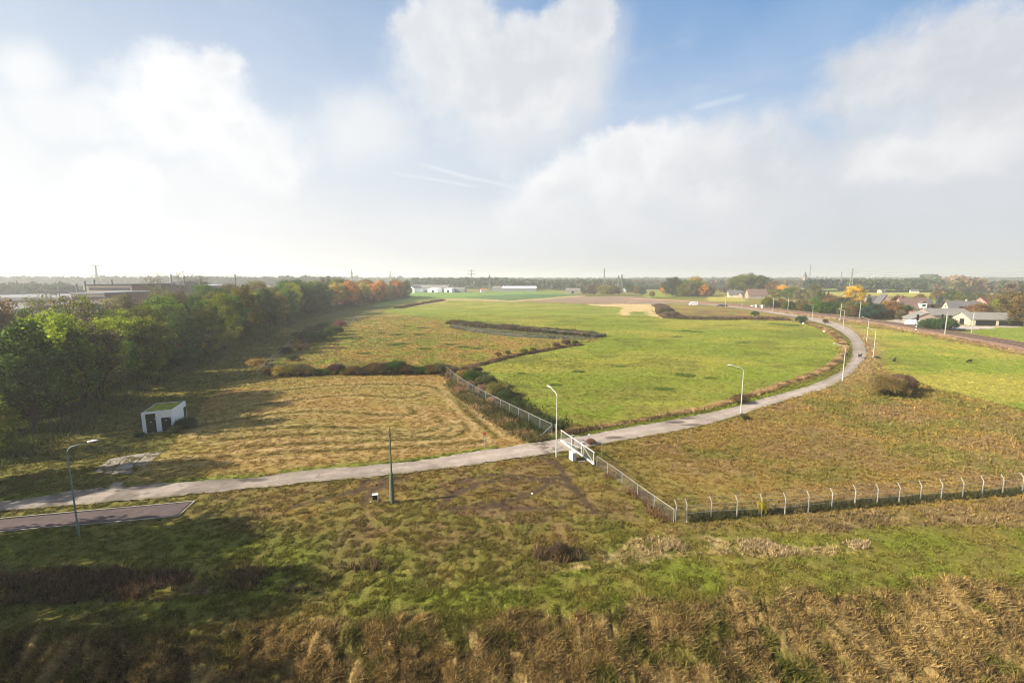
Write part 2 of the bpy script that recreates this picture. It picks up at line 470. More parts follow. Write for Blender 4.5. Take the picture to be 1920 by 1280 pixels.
M['rail'] = mat_simple('worn_rail_steel', (.24, .16, .12), .4, .2, 3, .6)
M['asphalt'] = mat_vcol('worn_asphalt', ((.7, .13), (4.5, .13)), .15)
M['dark_asphalt'] = mat_simple('dark_reddish_asphalt', (.105, .075, .072), .9, .3, .9, bump=.3)
M['kerb'] = mat_simple('concrete_kerb', (.33, .295, .24), .9, .2, 2)
M['pylon'] = mat_simple('pylon_steel', (.17, .19, .185), .6, .1, 1)
M['fur'] = mat_simple('black_fur', (.010, .010, .010), .8, .3, 8)
M['wood'] = mat_simple('weathered_wood', (.24, .21, .16), .9, .3, 5)


# ---- numpy noise
def _hash(ix, iy, seed):
    h = (ix.astype(np.int64) * 374761393 + iy.astype(np.int64) * 668265263 + seed * 1442695041) & 0xffffffff
    h = ((h ^ (h >> 13)) * 1274126177) & 0xffffffff
    return ((h ^ (h >> 16)) & 0xffffff).astype(np.float32) / 16777215.0


def vnoise(x, y, seed=0):
    ix, iy = np.floor(x), np.floor(y); fx, fy = x - ix, y - iy
    fx = fx * fx * (3 - 2 * fx); fy = fy * fy * (3 - 2 * fy)
    a, b = _hash(ix, iy, seed), _hash(ix + 1, iy, seed); c, d = _hash(ix, iy + 1, seed), _hash(ix + 1, iy + 1, seed)
    return (a + (b - a) * fx) * (1 - fy) + (c + (d - c) * fx) * fy


def fbm(x, y, sc, octv=4, seed=0, sx=1.0):
    """0..1, scale sc in metres per cell; sx stretches along x"""
    s = 0; amp = 1; tot = 0; u, v = x / (sc * sx), y / sc
    for o in range(octv):
        s = s + vnoise(u + 17.3 * o, v - 9.1 * o, seed + o) * amp; tot += amp; amp *= 0.55; u = u * 2.03; v = v * 2.03
    return s / tot


def sst(x, a, b):
    t = np.clip((x - a) / (b - a), 0, 1); return t * t * (3 - 2 * t)


def W(poly): return [tuple(at(*p)) for p in poly]


def inpoly(x, y, poly):
    r = np.zeros(x.shape, bool); n = len(poly)
    for i in range(n):
        x0, y0 = poly[i]; x1, y1 = poly[(i + 1) % n]
        if y0 == y1: continue
        c = ((y0 > y) != (y1 > y)) & (x < (x1 - x0) * (y - y0) / (y1 - y0) + x0)
        r ^= c
    return r


def distline(x, y, line):
    d = np.full(x.shape, 1e9, np.float32)
    for (x0, y0), (x1, y1) in zip(line[:-1], line[1:]):
        dx, dy = x1 - x0, y1 - y0; t = np.clip(((x - x0) * dx + (y - y0) * dy) / (dx * dx + dy * dy), 0, 1)
        d = np.minimum(d, np.hypot(x - x0 - t * dx, y - y0 - t * dy))
    return d


def resample(line, step):
    line = [np.array(p, float) for p in line]; out = [line[0]]; carry = 0
    for a, b in zip(line[:-1], line[1:]):
        n = max(1, int(np.linalg.norm(b - a) / step))
        for k in range(1, n + 1): out.append(a + (b - a) * k / n)
    return out


def smooth_line(line, n=8):
    """Catmull-Rom through the points"""
    P = [np.array(p, float) for p in line]; P = [2 * P[0] - P[1]] + P + [2 * P[-1] - P[-2]]; out = []
    for i in range(1, len(P) - 2):
        for k in range(n):
            t = k / n; p0, p1, p2, p3 = P[i - 1:i + 3]
            out.append(.5 * ((2 * p1) + (p2 - p0) * t + (2 * p0 - 5 * p1 + 4 * p2 - p3) * t * t + (3 * p1 - p0 - 3 * p2 + p3) * t ** 3))
    out.append(P[-2]); return out


# ------------------------------------------------------------------ the lie of the land
BANK = W([(-700, 1190), (0, 1186), (300, 1182), (620, 1172), (860, 1160), (1060, 1146), (1300, 1118), (1500, 1100), (1700, 1092), (1920, 1086), (2600, 1080)])
BANKX = np.array([p[0] for p in BANK]); BANKY = np.array([p[1] for p in BANK])


def zfun(x, y):
    x = np.asarray(x, np.float64); y = np.asarray(y, np.float64); r = np.hypot(x, y)
    fade = 1 - sst(r, 110, 300)
    z = (fbm(x, y, 16, 3, 51) - .5) * .26 * fade
    z = z * sst(y, 26, 40)
    by = np.interp(x, BANKX, BANKY) + (fbm(x, y * 0, 3.0, 3, 9) - .5) * 1.6
    z = z - np.clip(by - y, 0, 9) * 0.42
    return z


# road edges, traced in the photograph and laid out on the ground
RIN = [(-160, 948), (0, 941), (110, 927), (250, 911), (480, 894), (560, 883), (735, 869), (860, 852), (1040, 824), (1105, 815), (1180, 801), (1330, 774), (1440, 745),
       (1490, 731), (1540, 714), (1572, 698), (1590, 681), (1598, 664), (1594, 640), (1575, 622), (1552, 610.5), (1515, 600.5), (1490, 594.5), (1440, 586.5), (1400, 580.5), (1360, 575.5), (1320, 572), (1240, 569), (1180, 567)]
ROUT = [(-160, 972), (0, 961), (110, 950), (250, 938), (480, 915), (560, 907), (735, 890), (860, 875), (1040, 850), (1105, 838), (1180, 824), (1330, 795), (1440, 761),
        (1500, 743), (1560, 723), (1594, 702), (1613, 682), (1625, 664), (1618, 640), (1602, 622), (1582, 610.5), (1545, 599.5), (1505, 592.5), (1450, 584.5), (1405, 578.7), (1362, 574.2), (1320, 570.7), (1240, 567.8), (1180, 565.9)]
rin = smooth_line(W(RIN), 12); rout = smooth_line(W(ROUT), 12)
ROADPOLY = [tuple(p) for p in rin] + [tuple(p) for p in reversed(rout)]
PAD = W([(-160, 988), (365, 940), (334, 968), (-160, 1012)])
PAD_IN = W([(-150, 990), (358, 941.5), (331, 966.5), (-150, 1009)])

POLY = {
    'stubble': W([(215, 916), (290, 860), (355, 800), (385, 750), (430, 715), (500, 704), (640, 704), (800, 702), (838, 706), (870, 735), (905, 762), (965, 795), (1018, 820), (1000, 833), (860, 850), (735, 867), (480, 893), (300, 908)]),
    'middle': W([(500, 698), (530, 660), (565, 640), (640, 612), (690, 597), (740, 589), (800, 597), (840, 603), (870, 612), (960, 627), (1100, 638), (1065, 650), (960, 668), (860, 690), (830, 694), (600, 699)]),
    'pasture': W([(715, 585), (770, 572), (850, 562), (1010, 568), (1170, 571), (1240, 597), (1450, 597), (1510, 606), (1545, 620), (1568, 638), (1578, 655), (1568, 675), (1540, 693), (1470, 722), (1390, 748), (1300, 770), (1200, 787), (1110, 800), (1055, 795), (980, 755), (905, 712), (880, 690), (960, 669), (1080, 645), (1133, 636), (1100, 627), (1000, 619), (860, 606), (800, 597), (745, 588)]),
    'far_green': W([(700, 562), (765, 548), (1000, 546.5), (1092, 551), (1030, 558), (960, 563.5), (830, 559), (760, 566), (700, 577)]),
    'dark_far': W([(860, 557), (985, 551), (1090, 551.5), (1030, 558), (960, 563)]),
    'track_far': W([(740, 575), (830, 560), (900, 560.5), (960, 563.5), (1090, 553.5), (1100, 555), (965, 566), (850, 563), (760, 577)]),
    'plough': W([(985, 565), (1040, 559.5), (1085, 556), (1170, 555), (1220, 557.5), (1243, 563), (1246, 571), (1170, 571), (1100, 569)]),
    'straw': W([(1104, 570.5), (1180, 569.5), (1235, 570.5), (1243, 597), (1216, 591), (1214, 584), (1180, 584), (1176, 591), (1156, 591.5), (1169, 576.5), (1105, 572)]),
    'bramble': W([(1240, 570), (1320, 573), (1360, 576), (1440, 588), (1500, 600), (1470, 599), (1400, 598.5), (1250, 597.5)]),
    'right': W([(1552, 603), (1620, 611), (1700, 624), (1800, 643), (1960, 674), (2400, 780), (2400, 900), (1960, 778), (1860, 755), (1760, 728), (1700, 712), (1660, 695), (1646, 665), (1638, 645), (1612, 622), (1570, 608)]),
    'canal': W([(845, 609), (870, 608), (960, 618), (1060, 626), (1132, 633), (1100, 637.5), (1000, 634), (900, 624), (850, 613)]),
    'pale1': W([(1150, 1032), (1200, 1010), (1300, 1003), (1400, 1012), (1500, 1024), (1600, 1015), (1640, 1025), (1540, 1040), (1440, 1044), (1330, 1038), (1240, 1048), (1130, 1062), (950, 1085), (1040, 1050)]),
    'weedL': W([(-300, 1062), (120, 1062), (330, 1070), (480, 1092), (300, 1125), (0, 1135), (-300, 1150)]),
    'weedR': W([(1400, 990), (1560, 965), (1700, 955), (1940, 935), (2200, 920), (2200, 985), (1900, 990), (1700, 985), (1560, 1000)]),
    'mud': W([(850, 890), (1040, 868), (1180, 940), (1210, 985), (1080, 965), (960, 985), (840, 960), (820, 920)]),
    'verge': W([(240, 912), (480, 889), (735, 862), (1000, 824), (1100, 806), (1200, 792), (1330, 766), (1440, 736), (1540, 704), (1590, 678), (1590, 690), (1540, 716), (1440, 747), (1330, 776), (1180, 803), (1000, 832), (735, 870), (480, 895), (240, 914)]),
    'yard': W([(1655, 604), (1690, 597), (1740, 600), (1790, 612), (1810, 611), (1850, 613), (1905, 609), (1915, 612), (1850, 616), (1780, 619), (1755, 622), (1700, 612)]),
    'yellow1': W([(1440, 553), (1920, 557), (1920, 548.5), (1560, 548.5), (1420, 550)]),
    'yellow2': W([(1325, 565), (1400, 565), (1400, 556), (1330, 552), (1325, 556)]),
    'green2': W([(1560, 566), (1920, 580), (1920, 557), (1560, 557)]),
    'green3': W([(1790, 622), (1960, 650), (2300, 720), (2300, 610), (1920, 611), (1850, 616)]),
    'green4': W([(1210, 557), (1250, 557), (1360, 547), (1200, 545.5)]),
}
RUTS = [W(l) for l in (
    [(655, 930), (680, 905), (720, 898)], [(676, 950), (690, 925), (716, 905), (760, 900)],
    [(835, 935), (870, 915), (905, 905), (960, 900), (1060, 895)], [(820, 955), (850, 930), (890, 912)],
    [(1010, 845), (1040, 870), (1070, 905), (1120, 960)], [(860, 905), (925, 890), (1000, 893), (1090, 915)],
    [(840, 955), (920, 950), (1000, 925), (1050, 895)], [(560, 948), (640, 925), (720, 915)], [(900, 940), (960, 955), (1060, 950)])]
SWATH = [smooth_line(W(l), 10) for l in (
    [(360, 800), (560, 772), (720, 778), (775, 775), (768, 765)], [(380, 812), (600, 800), (760, 812), (815, 805), (830, 792), (812, 780)],
    [(400, 825), (640, 812), (800, 820), (845, 808), (848, 795)], [(460, 838), (700, 826), (830, 822), (872, 806), (868, 792)],
    [(480, 760), (640, 742), (760, 745), (800, 735)], [(500, 735), (640, 722), (780, 722), (830, 735), (900, 790)],
    [(870, 735), (930, 785), (985, 815)], [(850, 730), (910, 780), (960, 815)], [(835, 720), (880, 775), (930, 818)], [(300, 870), (500, 852), (760, 838), (900, 828)])]

g_green = np.array([.120, .126, .024]); g_lush = np.array([.130, .150, .018]); g_olive = np.array([.200, .168, .042])
g_gold = np.array([.385, .250, .072]); g_straw = np.array([.50, .37, .17]); g_brown = np.array([.19, .115, .060])
g_dark = np.array([.050, .050, .022]); g_past = np.array([.200, .240, .030]); g_pastY = np.array([.325, .285, .055])


def foldf(x, y): return fbm(x + (fbm(x, y, 2, 2, 72) - .5) * 1.6 + y * .12, y * .30, .55, 4, 71)


def slitf(x, y):
    a = fbm(x + (fbm(x, y, 1.6, 2, 75) - .5) * 1.5, y * .13, 1.1, 2, 76); b = fbm(x + y * .5 + (fbm(x, y, 1.6, 2, 77) - .5) * 1.2, y * .2, 1.9, 2, 78)
    return np.clip(np.exp(-((a - .5) / .022) ** 2) + .8 * np.exp(-((b - .5) / .012) ** 2), 0, 1) * sst(fbm(x, y, 3, 2, 79), .36, .5)


def gcol(x, y):
    """the ground cover's own colour and the height of what grows on it"""
    n = len(x)
    r = np.hypot(x, y)
    n1 = fbm(x, y, 9, 4, 1, 1.6); n2 = fbm(x, y, 2.6, 4, 2, 1.4); n3 = fbm(x, y, 30, 3, 3, 1.5); n4 = fbm(x, y, .8, 3, 4); n5 = fbm(x, y, 4.5, 4, 14)
    wx = x + (fbm(x, y, 3, 3, 31) - .5) * np.clip(r * .03, .7, 12); wy = y + (fbm(x, y, 3, 3, 32) - .5) * np.clip(r * .03, .7, 12)

    def mixc(c, b, t):
        t = t[:, None] if t.ndim == 1 else t
        return c * (1 - t) + b * t
    one = np.ones(n)
    # base: rough grass, olive with dry and green patches
    c = np.tile(g_olive, (n, 1)) * 1.0
    c = mixc(c, g_gold * .66, sst(n1 * .3 + n2 * .35 + n4 * .35, .36, .62) * .75)
    c = mixc(c, g_green, sst(n5 * .5 + n3 * .3 + n4 * .2, .46, .66) * .6)
    c = mixc(c, g_brown * .9, sst(fbm(x, y, 3.4, 4, 6) * .6 + n4 * .4, .46, .66) * .6)
    h = one * 1.0
    # left: darker, greener mown strip between wood and meadow
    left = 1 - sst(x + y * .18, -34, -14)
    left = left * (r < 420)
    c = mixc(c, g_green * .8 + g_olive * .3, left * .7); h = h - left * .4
    # rough meadow right of the gate
    rr = sst(x - y * .12, 4, 14) * sst(y, 36, 44)
    c = mixc(c, mixc(np.tile(g_gold * .80, (n, 1)), g_olive * 1.05, sst(n2 * .35 + n1 * .3 + n4 * .35, .36, .62) * .85), rr * .85)
    c = mixc(c, g_green * 1.15, rr * sst(fbm(x, y, 6, 4, 22) * .7 + n4 * .3, .44, .62) * .7)
    c = mixc(c, g_brown * 1.3, rr * sst(fbm(x, y, 5, 4, 29, 1.8) * .6 + n4 * .4, .48, .66) * .6)
    # lush band in front
    lush = sst(y, 26, 29) * (1 - sst(y + x * .03 + (n3 - .5) * 9, 34, 39.5))
    c = mixc(c, g_lush * 1.15, lush * (.35 + .5 * sst(n5 * .6 + n4 * .4, .40, .62)))
    P = {k: inpoly(wx, wy, v) for k, v in POLY.items()}

    def put(key, col, hh):
        nonlocal c
        m_ = P[key]
        if m_.any():
            c[m_] = col[m_] if col.ndim == 2 else col; h[m_] = hh
    # far country: patchwork of fields
    far = r > 330
    cell = vnoise(np.floor(x / 190 + y / 900) * 7.3, np.floor(y / 120) * 3.1, 77)
    fc = np.where((cell > .66)[:, None], g_past[None] * .9, np.where((cell > .42)[:, None], g_olive[None] * 1.05, np.where((cell > .2)[:, None], g_green[None], g_gold[None] * .7)))
    c[far] = fc[far]
    past = mixc(np.tile(g_past, (n, 1)), g_pastY, sst(n3 * .55 + n1 * .45, .40, .66) * .7)
    past = mixc(past, g_green * 1.05, sst(fbm(x, y, 7, 4, 41, 2.0), .50, .68) * .5)
    past = mixc(past, g_dark, sst(fbm(x, y, 3.2, 4, 45, 2.4), .64, .74) * .12 * sst(200 - y, 0, 60))
    near = sst(110 - y, 0, 50)
    past = mixc(past, g_olive * 1.1, near * sst(n2, .42, .62) * .7)
    put('pasture', past, .35)
    st = mixc(np.tile(g_gold * .95, (n, 1)), g_straw * .74, sst(n2 * .4 + n4 * .6, .42, .70) * .35)
    st = mixc(st, g_brown * 1.5, sst(n5 * .3 + n4 * .7, .46, .68) * .5)
    st = mixc(st, g_olive * 1.35, sst(fbm(x, y, 8, 4, 61, 2) * .7 + n4 * .3, .42, .62) * .7)
    put('stubble', st * .92, .38)
    mid = mixc(np.tile(g_olive * 1.2, (n, 1)), g_gold * .9, sst(n1 * .6 + n2 * .4, .40, .58) * .8)
    mid = mixc(mid, g_past, sst(n5, .50, .64) * .65)
    put('middle', mid, .8)
    put('far_green', np.array([.15, .24, .05]) * (0.85 + .4 * n3[:, None]), .2)
    put('dark_far', np.array([.085, .15, .05]) * (0.85 + .4 * n3[:, None]), .2)
    put('track_far', g_straw * .8 * (.8 + .4 * n2[:, None]), .2)
    put('plough', np.array([.27, .19, .13]) * (.8 + .4 * n1[:, None]), .1)
    put('straw', g_straw * 1.02 * (.85 + .35 * n1[:, None]), .2)
    br = mixc(np.tile(g_gold * .75, (n, 1)), g_brown, sst(n1, .42, .6)); br = mixc(br, g_past * .9, sst(n5, .5, .62) * .7)
    put('bramble', br, .6)
    rt = mixc(np.tile(g_past * 1.0, (n, 1)), g_pastY * 1.02, sst(n1 * .6 + n3 * .4, .38, .58) * .9)
    rt = mixc(rt, g_green * 1.2, sst(fbm(x, y, 9, 3, 91, 2.2), .56, .68) * .6)
    put('right', rt, .3)
    put('canal', np.array([.13, .125, .06]) * (.6 + .8 * n5[:, None]), .8)
    put('yard', np.array([.48, .42, .36]) * (.85 + .3 * n1[:, None]), 0)
    for k in ('yellow1', 'yellow2'): put(k, g_pastY * 1.15 * (.9 + .2 * n1[:, None]), .1)
    for k in ('green2', 'green3', 'green4'): put(k, g_past * 1.05 * (.85 + .3 * n1[:, None]), .2)
    # dry bank beside the railway and the road's outer verge
    dr = distline(x, y, RAILLINE)
    t = sst(-dr, -11.5, -6.5) * (r < 520); c = mixc(c, mixc(np.tile(g_straw * .8, (n, 1)), g_brown * 1.4, sst(n2, .42, .6)), t * .9)
    do = distline(x, y, ROUTL)
    t = sst(-do, -6.5, -1.2) * sst(x, 55, 90); c = mixc(c, mixc(np.tile(g_brown * 1.9, (n, 1)), g_straw * .6, n2), t * .6)
    # green mossy edge of the road
    di = distline(x, y, RINL)
    t = sst(-di, -3.0, -1.6) * (r < 260) * (n5 > .25) * sst(x, -2, 8); c = mixc(c, g_green * 1.1, t * .8); t = sst(-di, -1.5, -.4) * (r < 120) * (n5 > .36); c = mixc(c, g_past * .85, t * .85)
    t = sst(-do, -.9, -.2) * (r < 120) * (n5 > .45); c = mixc(c, g_olive * .9, t * .8)
    # foreground bank: bleached hanging grass with dark folds
    by = np.interp(x, BANKX, BANKY) + (fbm(x, y, 2.0, 3, 33) - .5) * 3
    t = sst(by - y, -.4, .7)
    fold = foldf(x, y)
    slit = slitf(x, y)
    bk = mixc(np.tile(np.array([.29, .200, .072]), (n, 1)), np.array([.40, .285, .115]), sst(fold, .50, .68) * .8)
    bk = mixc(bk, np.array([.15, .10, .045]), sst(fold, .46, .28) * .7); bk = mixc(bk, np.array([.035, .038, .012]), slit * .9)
    bk = mixc(bk, g_lush * .8, sst(fbm(x, y, 1.7, 4, 74), .58, .68) * .6)
    c = mixc(c, bk, t); h = h * (1 - t) + 2.3 * t
    for key, col, hh in (('pale1', g_straw * .82, 1.3), ('weedL', np.array([.16, .10, .06]), 1.6), ('weedR', np.array([.25, .175, .08]), 1.5)):
        m_ = P[key].astype(float) * sst(n5 * .5 + n4 * .5, .36, .60); c = mixc(c, np.broadcast_to(col, (n, 3)), m_ * .75); h = h * (1 - m_) + hh * m_
    m_ = P['mud'].astype(float) * sst(n5, .42, .6); c = mixc(c, g_brown * 1.3, m_ * .4)
    for ln in RUTS:
        d = distline(wx, wy, ln); t = sst(-d, -.75, -.15) * (n4 > .3); c = mixc(c, np.broadcast_to(np.array([.075, .048, .03]), (n, 3)), t * .85); h = h * (1 - t * .8)
    for ln in SWATH:
        d = distline(x, y, [tuple(p) for p in ln]); t = sst(-d, -.85, -.1); c = mixc(c, g_olive * .66, t * .7); h = h * (1 + t * .3)
        t = sst(-np.abs(d - 1.5), -.8, -.1); c = mixc(c, g_straw * .9, t * .45)
    # shrubby foot of the wood, bare soil under the trees
    ww = inpoly(x, y, WOODPOLY); c[ww] = np.array([.070, .058, .026]) * (.7 + .6 * n2[ww, None]); h[ww] = .8
    c = c * (0.70 + .60 * n4[:, None])
    return np.clip(c, .005, .8), h


RAILPX = [(1180, 561.5), (1300, 567), (1380, 573.5), (1440, 580), (1500, 587), (1560, 594), (1640, 604), (1700, 612.5), (1760, 623), (1840, 636.5), (1920, 651), (2040, 676), (2250, 725)]
RAILLINE = [tuple(p) for p in smooth_line(W(RAILPX), 6)]
ROUTL = [tuple(p) for p in rout[::3]]; RINL = [tuple(p) for p in rin[::3]]
FRONTPX = [(-420, 1010), (-140, 900), (0, 842), (60, 812), (150, 765), (250, 716), (330, 690), (400, 660), (470, 632), (540, 600), (610, 583), (680, 571), (730, 562), (768, 556)]
FRONT = W(FRONTPX)
WOODPOLY = FRONT + [(FRONT[-1][0] - 60, FRONT[-1][1] + 10), (FRONT[-4][0] - 90, FRONT[-4][1]), (-230, 260), (-190, 120), (-150, 40), (-120, -10)]


def build_ground():
    az = np.concatenate([np.arange(-180, -52, 3.0), np.arange(-52, 52, .13), np.arange(52, 180.1, 3.0)])
    rr = np.concatenate([[0.5, 4, 9], np.exp(np.arange(math.log(14), math.log(9000), .0088))])
    A, R_ = np.meshgrid(np.radians(az), rr); x = (R_ * np.sin(A)).ravel(); y = (R_ * np.cos(A)).ravel()
    z = zfun(x, y); c, h = gcol(x, y)
    z = z + np.where(np.hypot(x, y) < 220, (fbm(x, y, 1.1, 3, 81) - .5) * .16 * np.clip(h - .45, .05, 2.0) + (fbm(x, y, .38, 2, 82) - .5) * .15 * np.clip(h, .3, 1.4), 0)
    nb_ = (y < 34) & (y > 12); z = z - np.where(nb_, slitf(x, y) * .22 * sst(np.interp(x, BANKX, BANKY) - y, 0, .8) - (foldf(x, y) - .5) * .5 * sst(np.interp(x, BANKX, BANKY) - y, 0, .8), 0)
    yb = inpoly(x, y, ROADPOLY) | inpoly(x, y, PAD); z = z - yb * .10
    nr, na = A.shape; i = np.arange(nr * na).reshape(nr, na)
    f = np.stack([i[:-1, :-1], i[:-1, 1:], i[1:, 1:], i[1:, :-1]], -1).reshape(-1, 4)
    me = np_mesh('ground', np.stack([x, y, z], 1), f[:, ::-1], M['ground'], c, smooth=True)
    tag(link_mesh('ground', me), kind='structure')


def strip(name, L, Rr, zoff, mat, colors=None, nx=7):
    L = np.array(L); Rr = np.array(Rr); n = len(L)
    t = np.linspace(0, 1, nx)[None, :, None]; P = L[:, None] * (1 - t) + Rr[:, None] * t
    x, y = P[..., 0].ravel(), P[..., 1].ravel(); z = zfun(x, y) + zoff + np.hypot(x, y) * .0002
    i = np.arange(n * nx).reshape(n, nx); f = np.stack([i[:-1, :-1], i[:-1, 1:], i[1:, 1:], i[1:, :-1]], -1).reshape(-1, 4)
    col = colors(x, y) if colors else None
    me = np_mesh(name, np.stack([x, y, z], 1), f, mat, col, smooth=True)
    return link_mesh(name, me)


def build_roads():
    def rc(x, y):
        n1 = fbm(x, y, 3, 4, 201); n2 = fbm(x, y, .7, 3, 202)
        c = np.tile(np.array([.385, .32, .265]), (len(x), 1)) * (.72 + .42 * n1 + .25 * (n2 - .5))[:, None]
        di_, do_ = distline(x, y, RINL), distline(x, y, ROUTL); u_ = di_ / (di_ + do_ + 1e-6)
        c = c * (1 + (.10 * np.cos(4 * np.pi * u_) * (n1 + .2))[:, None]); pt = vnoise(x * .09 + 3, y * .05, 205); c = c * (1 - .13 * (pt > .62) + .08 * (pt < .3))[:, None]
        cr = np.exp(-((fbm(x, y, 5, 3, 206) - .5) / .006) ** 2) * (n2 > .4); c = c * (1 - .35 * cr[:, None])
        t = sst(-np.minimum(di_, do_), -.75, -.05) * (fbm(x, y, 1.2, 3, 203) > .42)
        c = c * (1 - t[:, None] * .6) + np.array([.15, .14, .05]) * t[:, None] * .6
        t = sst(distline(x, y, W([(1004, 826), (1050, 858)])) * -1, -1.6, -.3) * (n2 > .35)
        c = c * (1 - t[:, None] * .6)
        for p in ((1300, 797), (1270, 792), (1545, 697), (1612, 655), (1150, 821), (1600, 640), (470, 900), (1290, 785)):
            q = at(*p); t = sst(-np.hypot((x - q[0]) * .35, y - q[1]) + (n2 - .5) * .6, -.7, -.3); c = c * (1 - .6 * t[:, None])
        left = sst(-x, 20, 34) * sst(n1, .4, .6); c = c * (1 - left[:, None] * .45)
        return c
    L = resample(rin, .8) if False else rin
    n = 1500
    def dens(line, n):
        P = np.array(line); t = np.linspace(0, len(P) - 1, n); i = np.arange(len(P)); return np.stack([np.interp(t, i, P[:, 0]), np.interp(t, i, P[:, 1])], 1)
    Lr, Rr = dens(rin, n), dens(rout, n)
    w = (fbm(Lr[:, 0], Lr[:, 1], 1.0, 4, 210) - .5) * .95; w2 = (fbm(Rr[:, 0], Rr[:, 1], 1.0, 4, 211) - .5) * .95
    d = Rr - Lr; ln = np.linalg.norm(d, axis=1)[:, None]; d = d / ln
    k = np.clip(np.hypot(Lr[:, 0], Lr[:, 1]) / 60, .4, 1)[:, None]
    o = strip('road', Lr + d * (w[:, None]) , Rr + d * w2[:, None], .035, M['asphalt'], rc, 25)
    tag(o, kind='structure')
    # the dark hard standing and its kerb
    P = np.array(PAD_IN); t = np.linspace(0, 1, 60)[:, None]
    o = strip('hard_standing_pavement', P[0] * (1 - t) + P[1] * t, P[3] * (1 - t) + P[2] * t, .03, M['dark_asphalt'], None, 8); tag(o, kind='structure')
    Q = np.array(PAD)
    for k, (a, b, c_, d_) in enumerate(((Q[0], Q[1], P[0], P[1]), (Q[1], Q[2], P[1], P[2]), (Q[3], Q[2], P[3], P[2]))):
        mb = MB(); n = 40; ts = np.linspace(0, 1, n)
        for s0, s1 in zip(ts[:-1], ts[1:]):
            p = a * (1 - s0) + b * s0; q = a * (1 - s1) + b * s1
            zz = float(zfun(p[0], p[1])); z2 = float(zfun(q[0], q[1]))
            mb.bar((*p, zz + .02), (*q, z2 + .02), .13, .12)
        o = mb.build('pavement_kerb', M['kerb']); tag(o, kind='structure')


WOODL = FRONT
build_ground()
build_roads()


# ------------------------------------------------------------------ ground cover
def tufts(name, x, y, hgt, wid, col, nb=4, lean=.7, seed=1, label=None, cat=None, zoff=0.0, kind='stuff', mat=None):
    r_ = np.random.default_rng(seed); n = len(x); z = zfun(x, y) + zoff - .03
    x = np.repeat(x, nb); y = np.repeat(y, nb); z = np.repeat(z, nb); hgt = np.repeat(hgt, nb) * r_.uniform(.55, 1.25, n * nb); wid = np.repeat(wid, nb) * r_.uniform(.6, 1.3, n * nb)
    col = np.repeat(col * r_.uniform(.7, 1.35, (n, 1)), nb, 0) * r_.uniform(.68, 1.35, (n * nb, 1)); a = r_.uniform(0, 2 * math.pi, n * nb); b = r_.uniform(0, 2 * math.pi, n * nb); l = r_.uniform(.1, lean, n * nb) * hgt
    ox = x + r_.normal(0, .5, n * nb) * wid; oy = y + r_.normal(0, .5, n * nb) * wid
    dx, dy = np.cos(a) * wid / 2, np.sin(a) * wid / 2
    V = np.empty((n * nb, 3, 3), np.float32)
    V[:, 0] = np.stack([ox - dx, oy - dy, z], 1); V[:, 1] = np.stack([ox + dx, oy + dy, z], 1)
    V[:, 2] = np.stack([ox + np.cos(b) * l, oy + np.sin(b) * l, z + hgt], 1)
    cc = np.repeat(col, 3, 0); cc[0::3] *= .8; cc[1::3] *= .8; cc[2::3] *= 1.15  # occlusion painted into the blades: roots darkened, tips lightened
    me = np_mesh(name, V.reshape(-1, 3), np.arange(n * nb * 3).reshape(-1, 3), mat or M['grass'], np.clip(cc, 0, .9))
    o = link_mesh(name, me); tag(o, label, cat, kind=kind); return o


def polar_pts(n, r0, r1, seed, a0=-54, a1=54):
    r_ = np.random.default_rng(seed); a = np.radians(r_.uniform(a0, a1, n)); r = np.exp(r_.uniform(math.log(r0), math.log(r1), n))
    return r * np.sin(a), r * np.cos(a)


def keep_off(x, y):
    return ~(inpoly(x, y, ROADPOLY) | inpoly(x, y, PAD))


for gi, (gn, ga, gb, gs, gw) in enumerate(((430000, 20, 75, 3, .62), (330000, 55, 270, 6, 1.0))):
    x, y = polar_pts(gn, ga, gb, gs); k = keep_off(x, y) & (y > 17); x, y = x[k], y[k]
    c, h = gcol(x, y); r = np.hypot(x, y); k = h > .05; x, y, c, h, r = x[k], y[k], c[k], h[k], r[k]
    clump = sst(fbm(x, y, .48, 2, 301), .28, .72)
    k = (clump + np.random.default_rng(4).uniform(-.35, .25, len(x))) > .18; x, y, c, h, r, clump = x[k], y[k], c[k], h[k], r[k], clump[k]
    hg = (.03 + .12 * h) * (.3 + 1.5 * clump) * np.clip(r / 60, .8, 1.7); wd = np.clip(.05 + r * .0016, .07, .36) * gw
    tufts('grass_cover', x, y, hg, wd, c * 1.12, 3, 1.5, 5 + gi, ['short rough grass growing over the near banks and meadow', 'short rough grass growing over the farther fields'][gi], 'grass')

# hanging bleached grass on the near bank
x, y = polar_pts(190000, 18, 52, 13); by = np.interp(x, BANKX, BANKY); k = (y < by + .4) & (y > 16); x, y = x[k], y[k]; c, h = gcol(x, y)
fold = foldf(x, y); slit = slitf(x, y); k = slit < .4; x, y, c, fold = x[k], y[k], c[k], fold[k]
tufts('bleached_grass', x, y, (.08 + .20 * sst(fold, .42, .62)), np.full(len(x), .045), c * 1.02, 5, 1.8, 15, 'long bleached grass hanging down the bank along the bottom edge', 'grass')

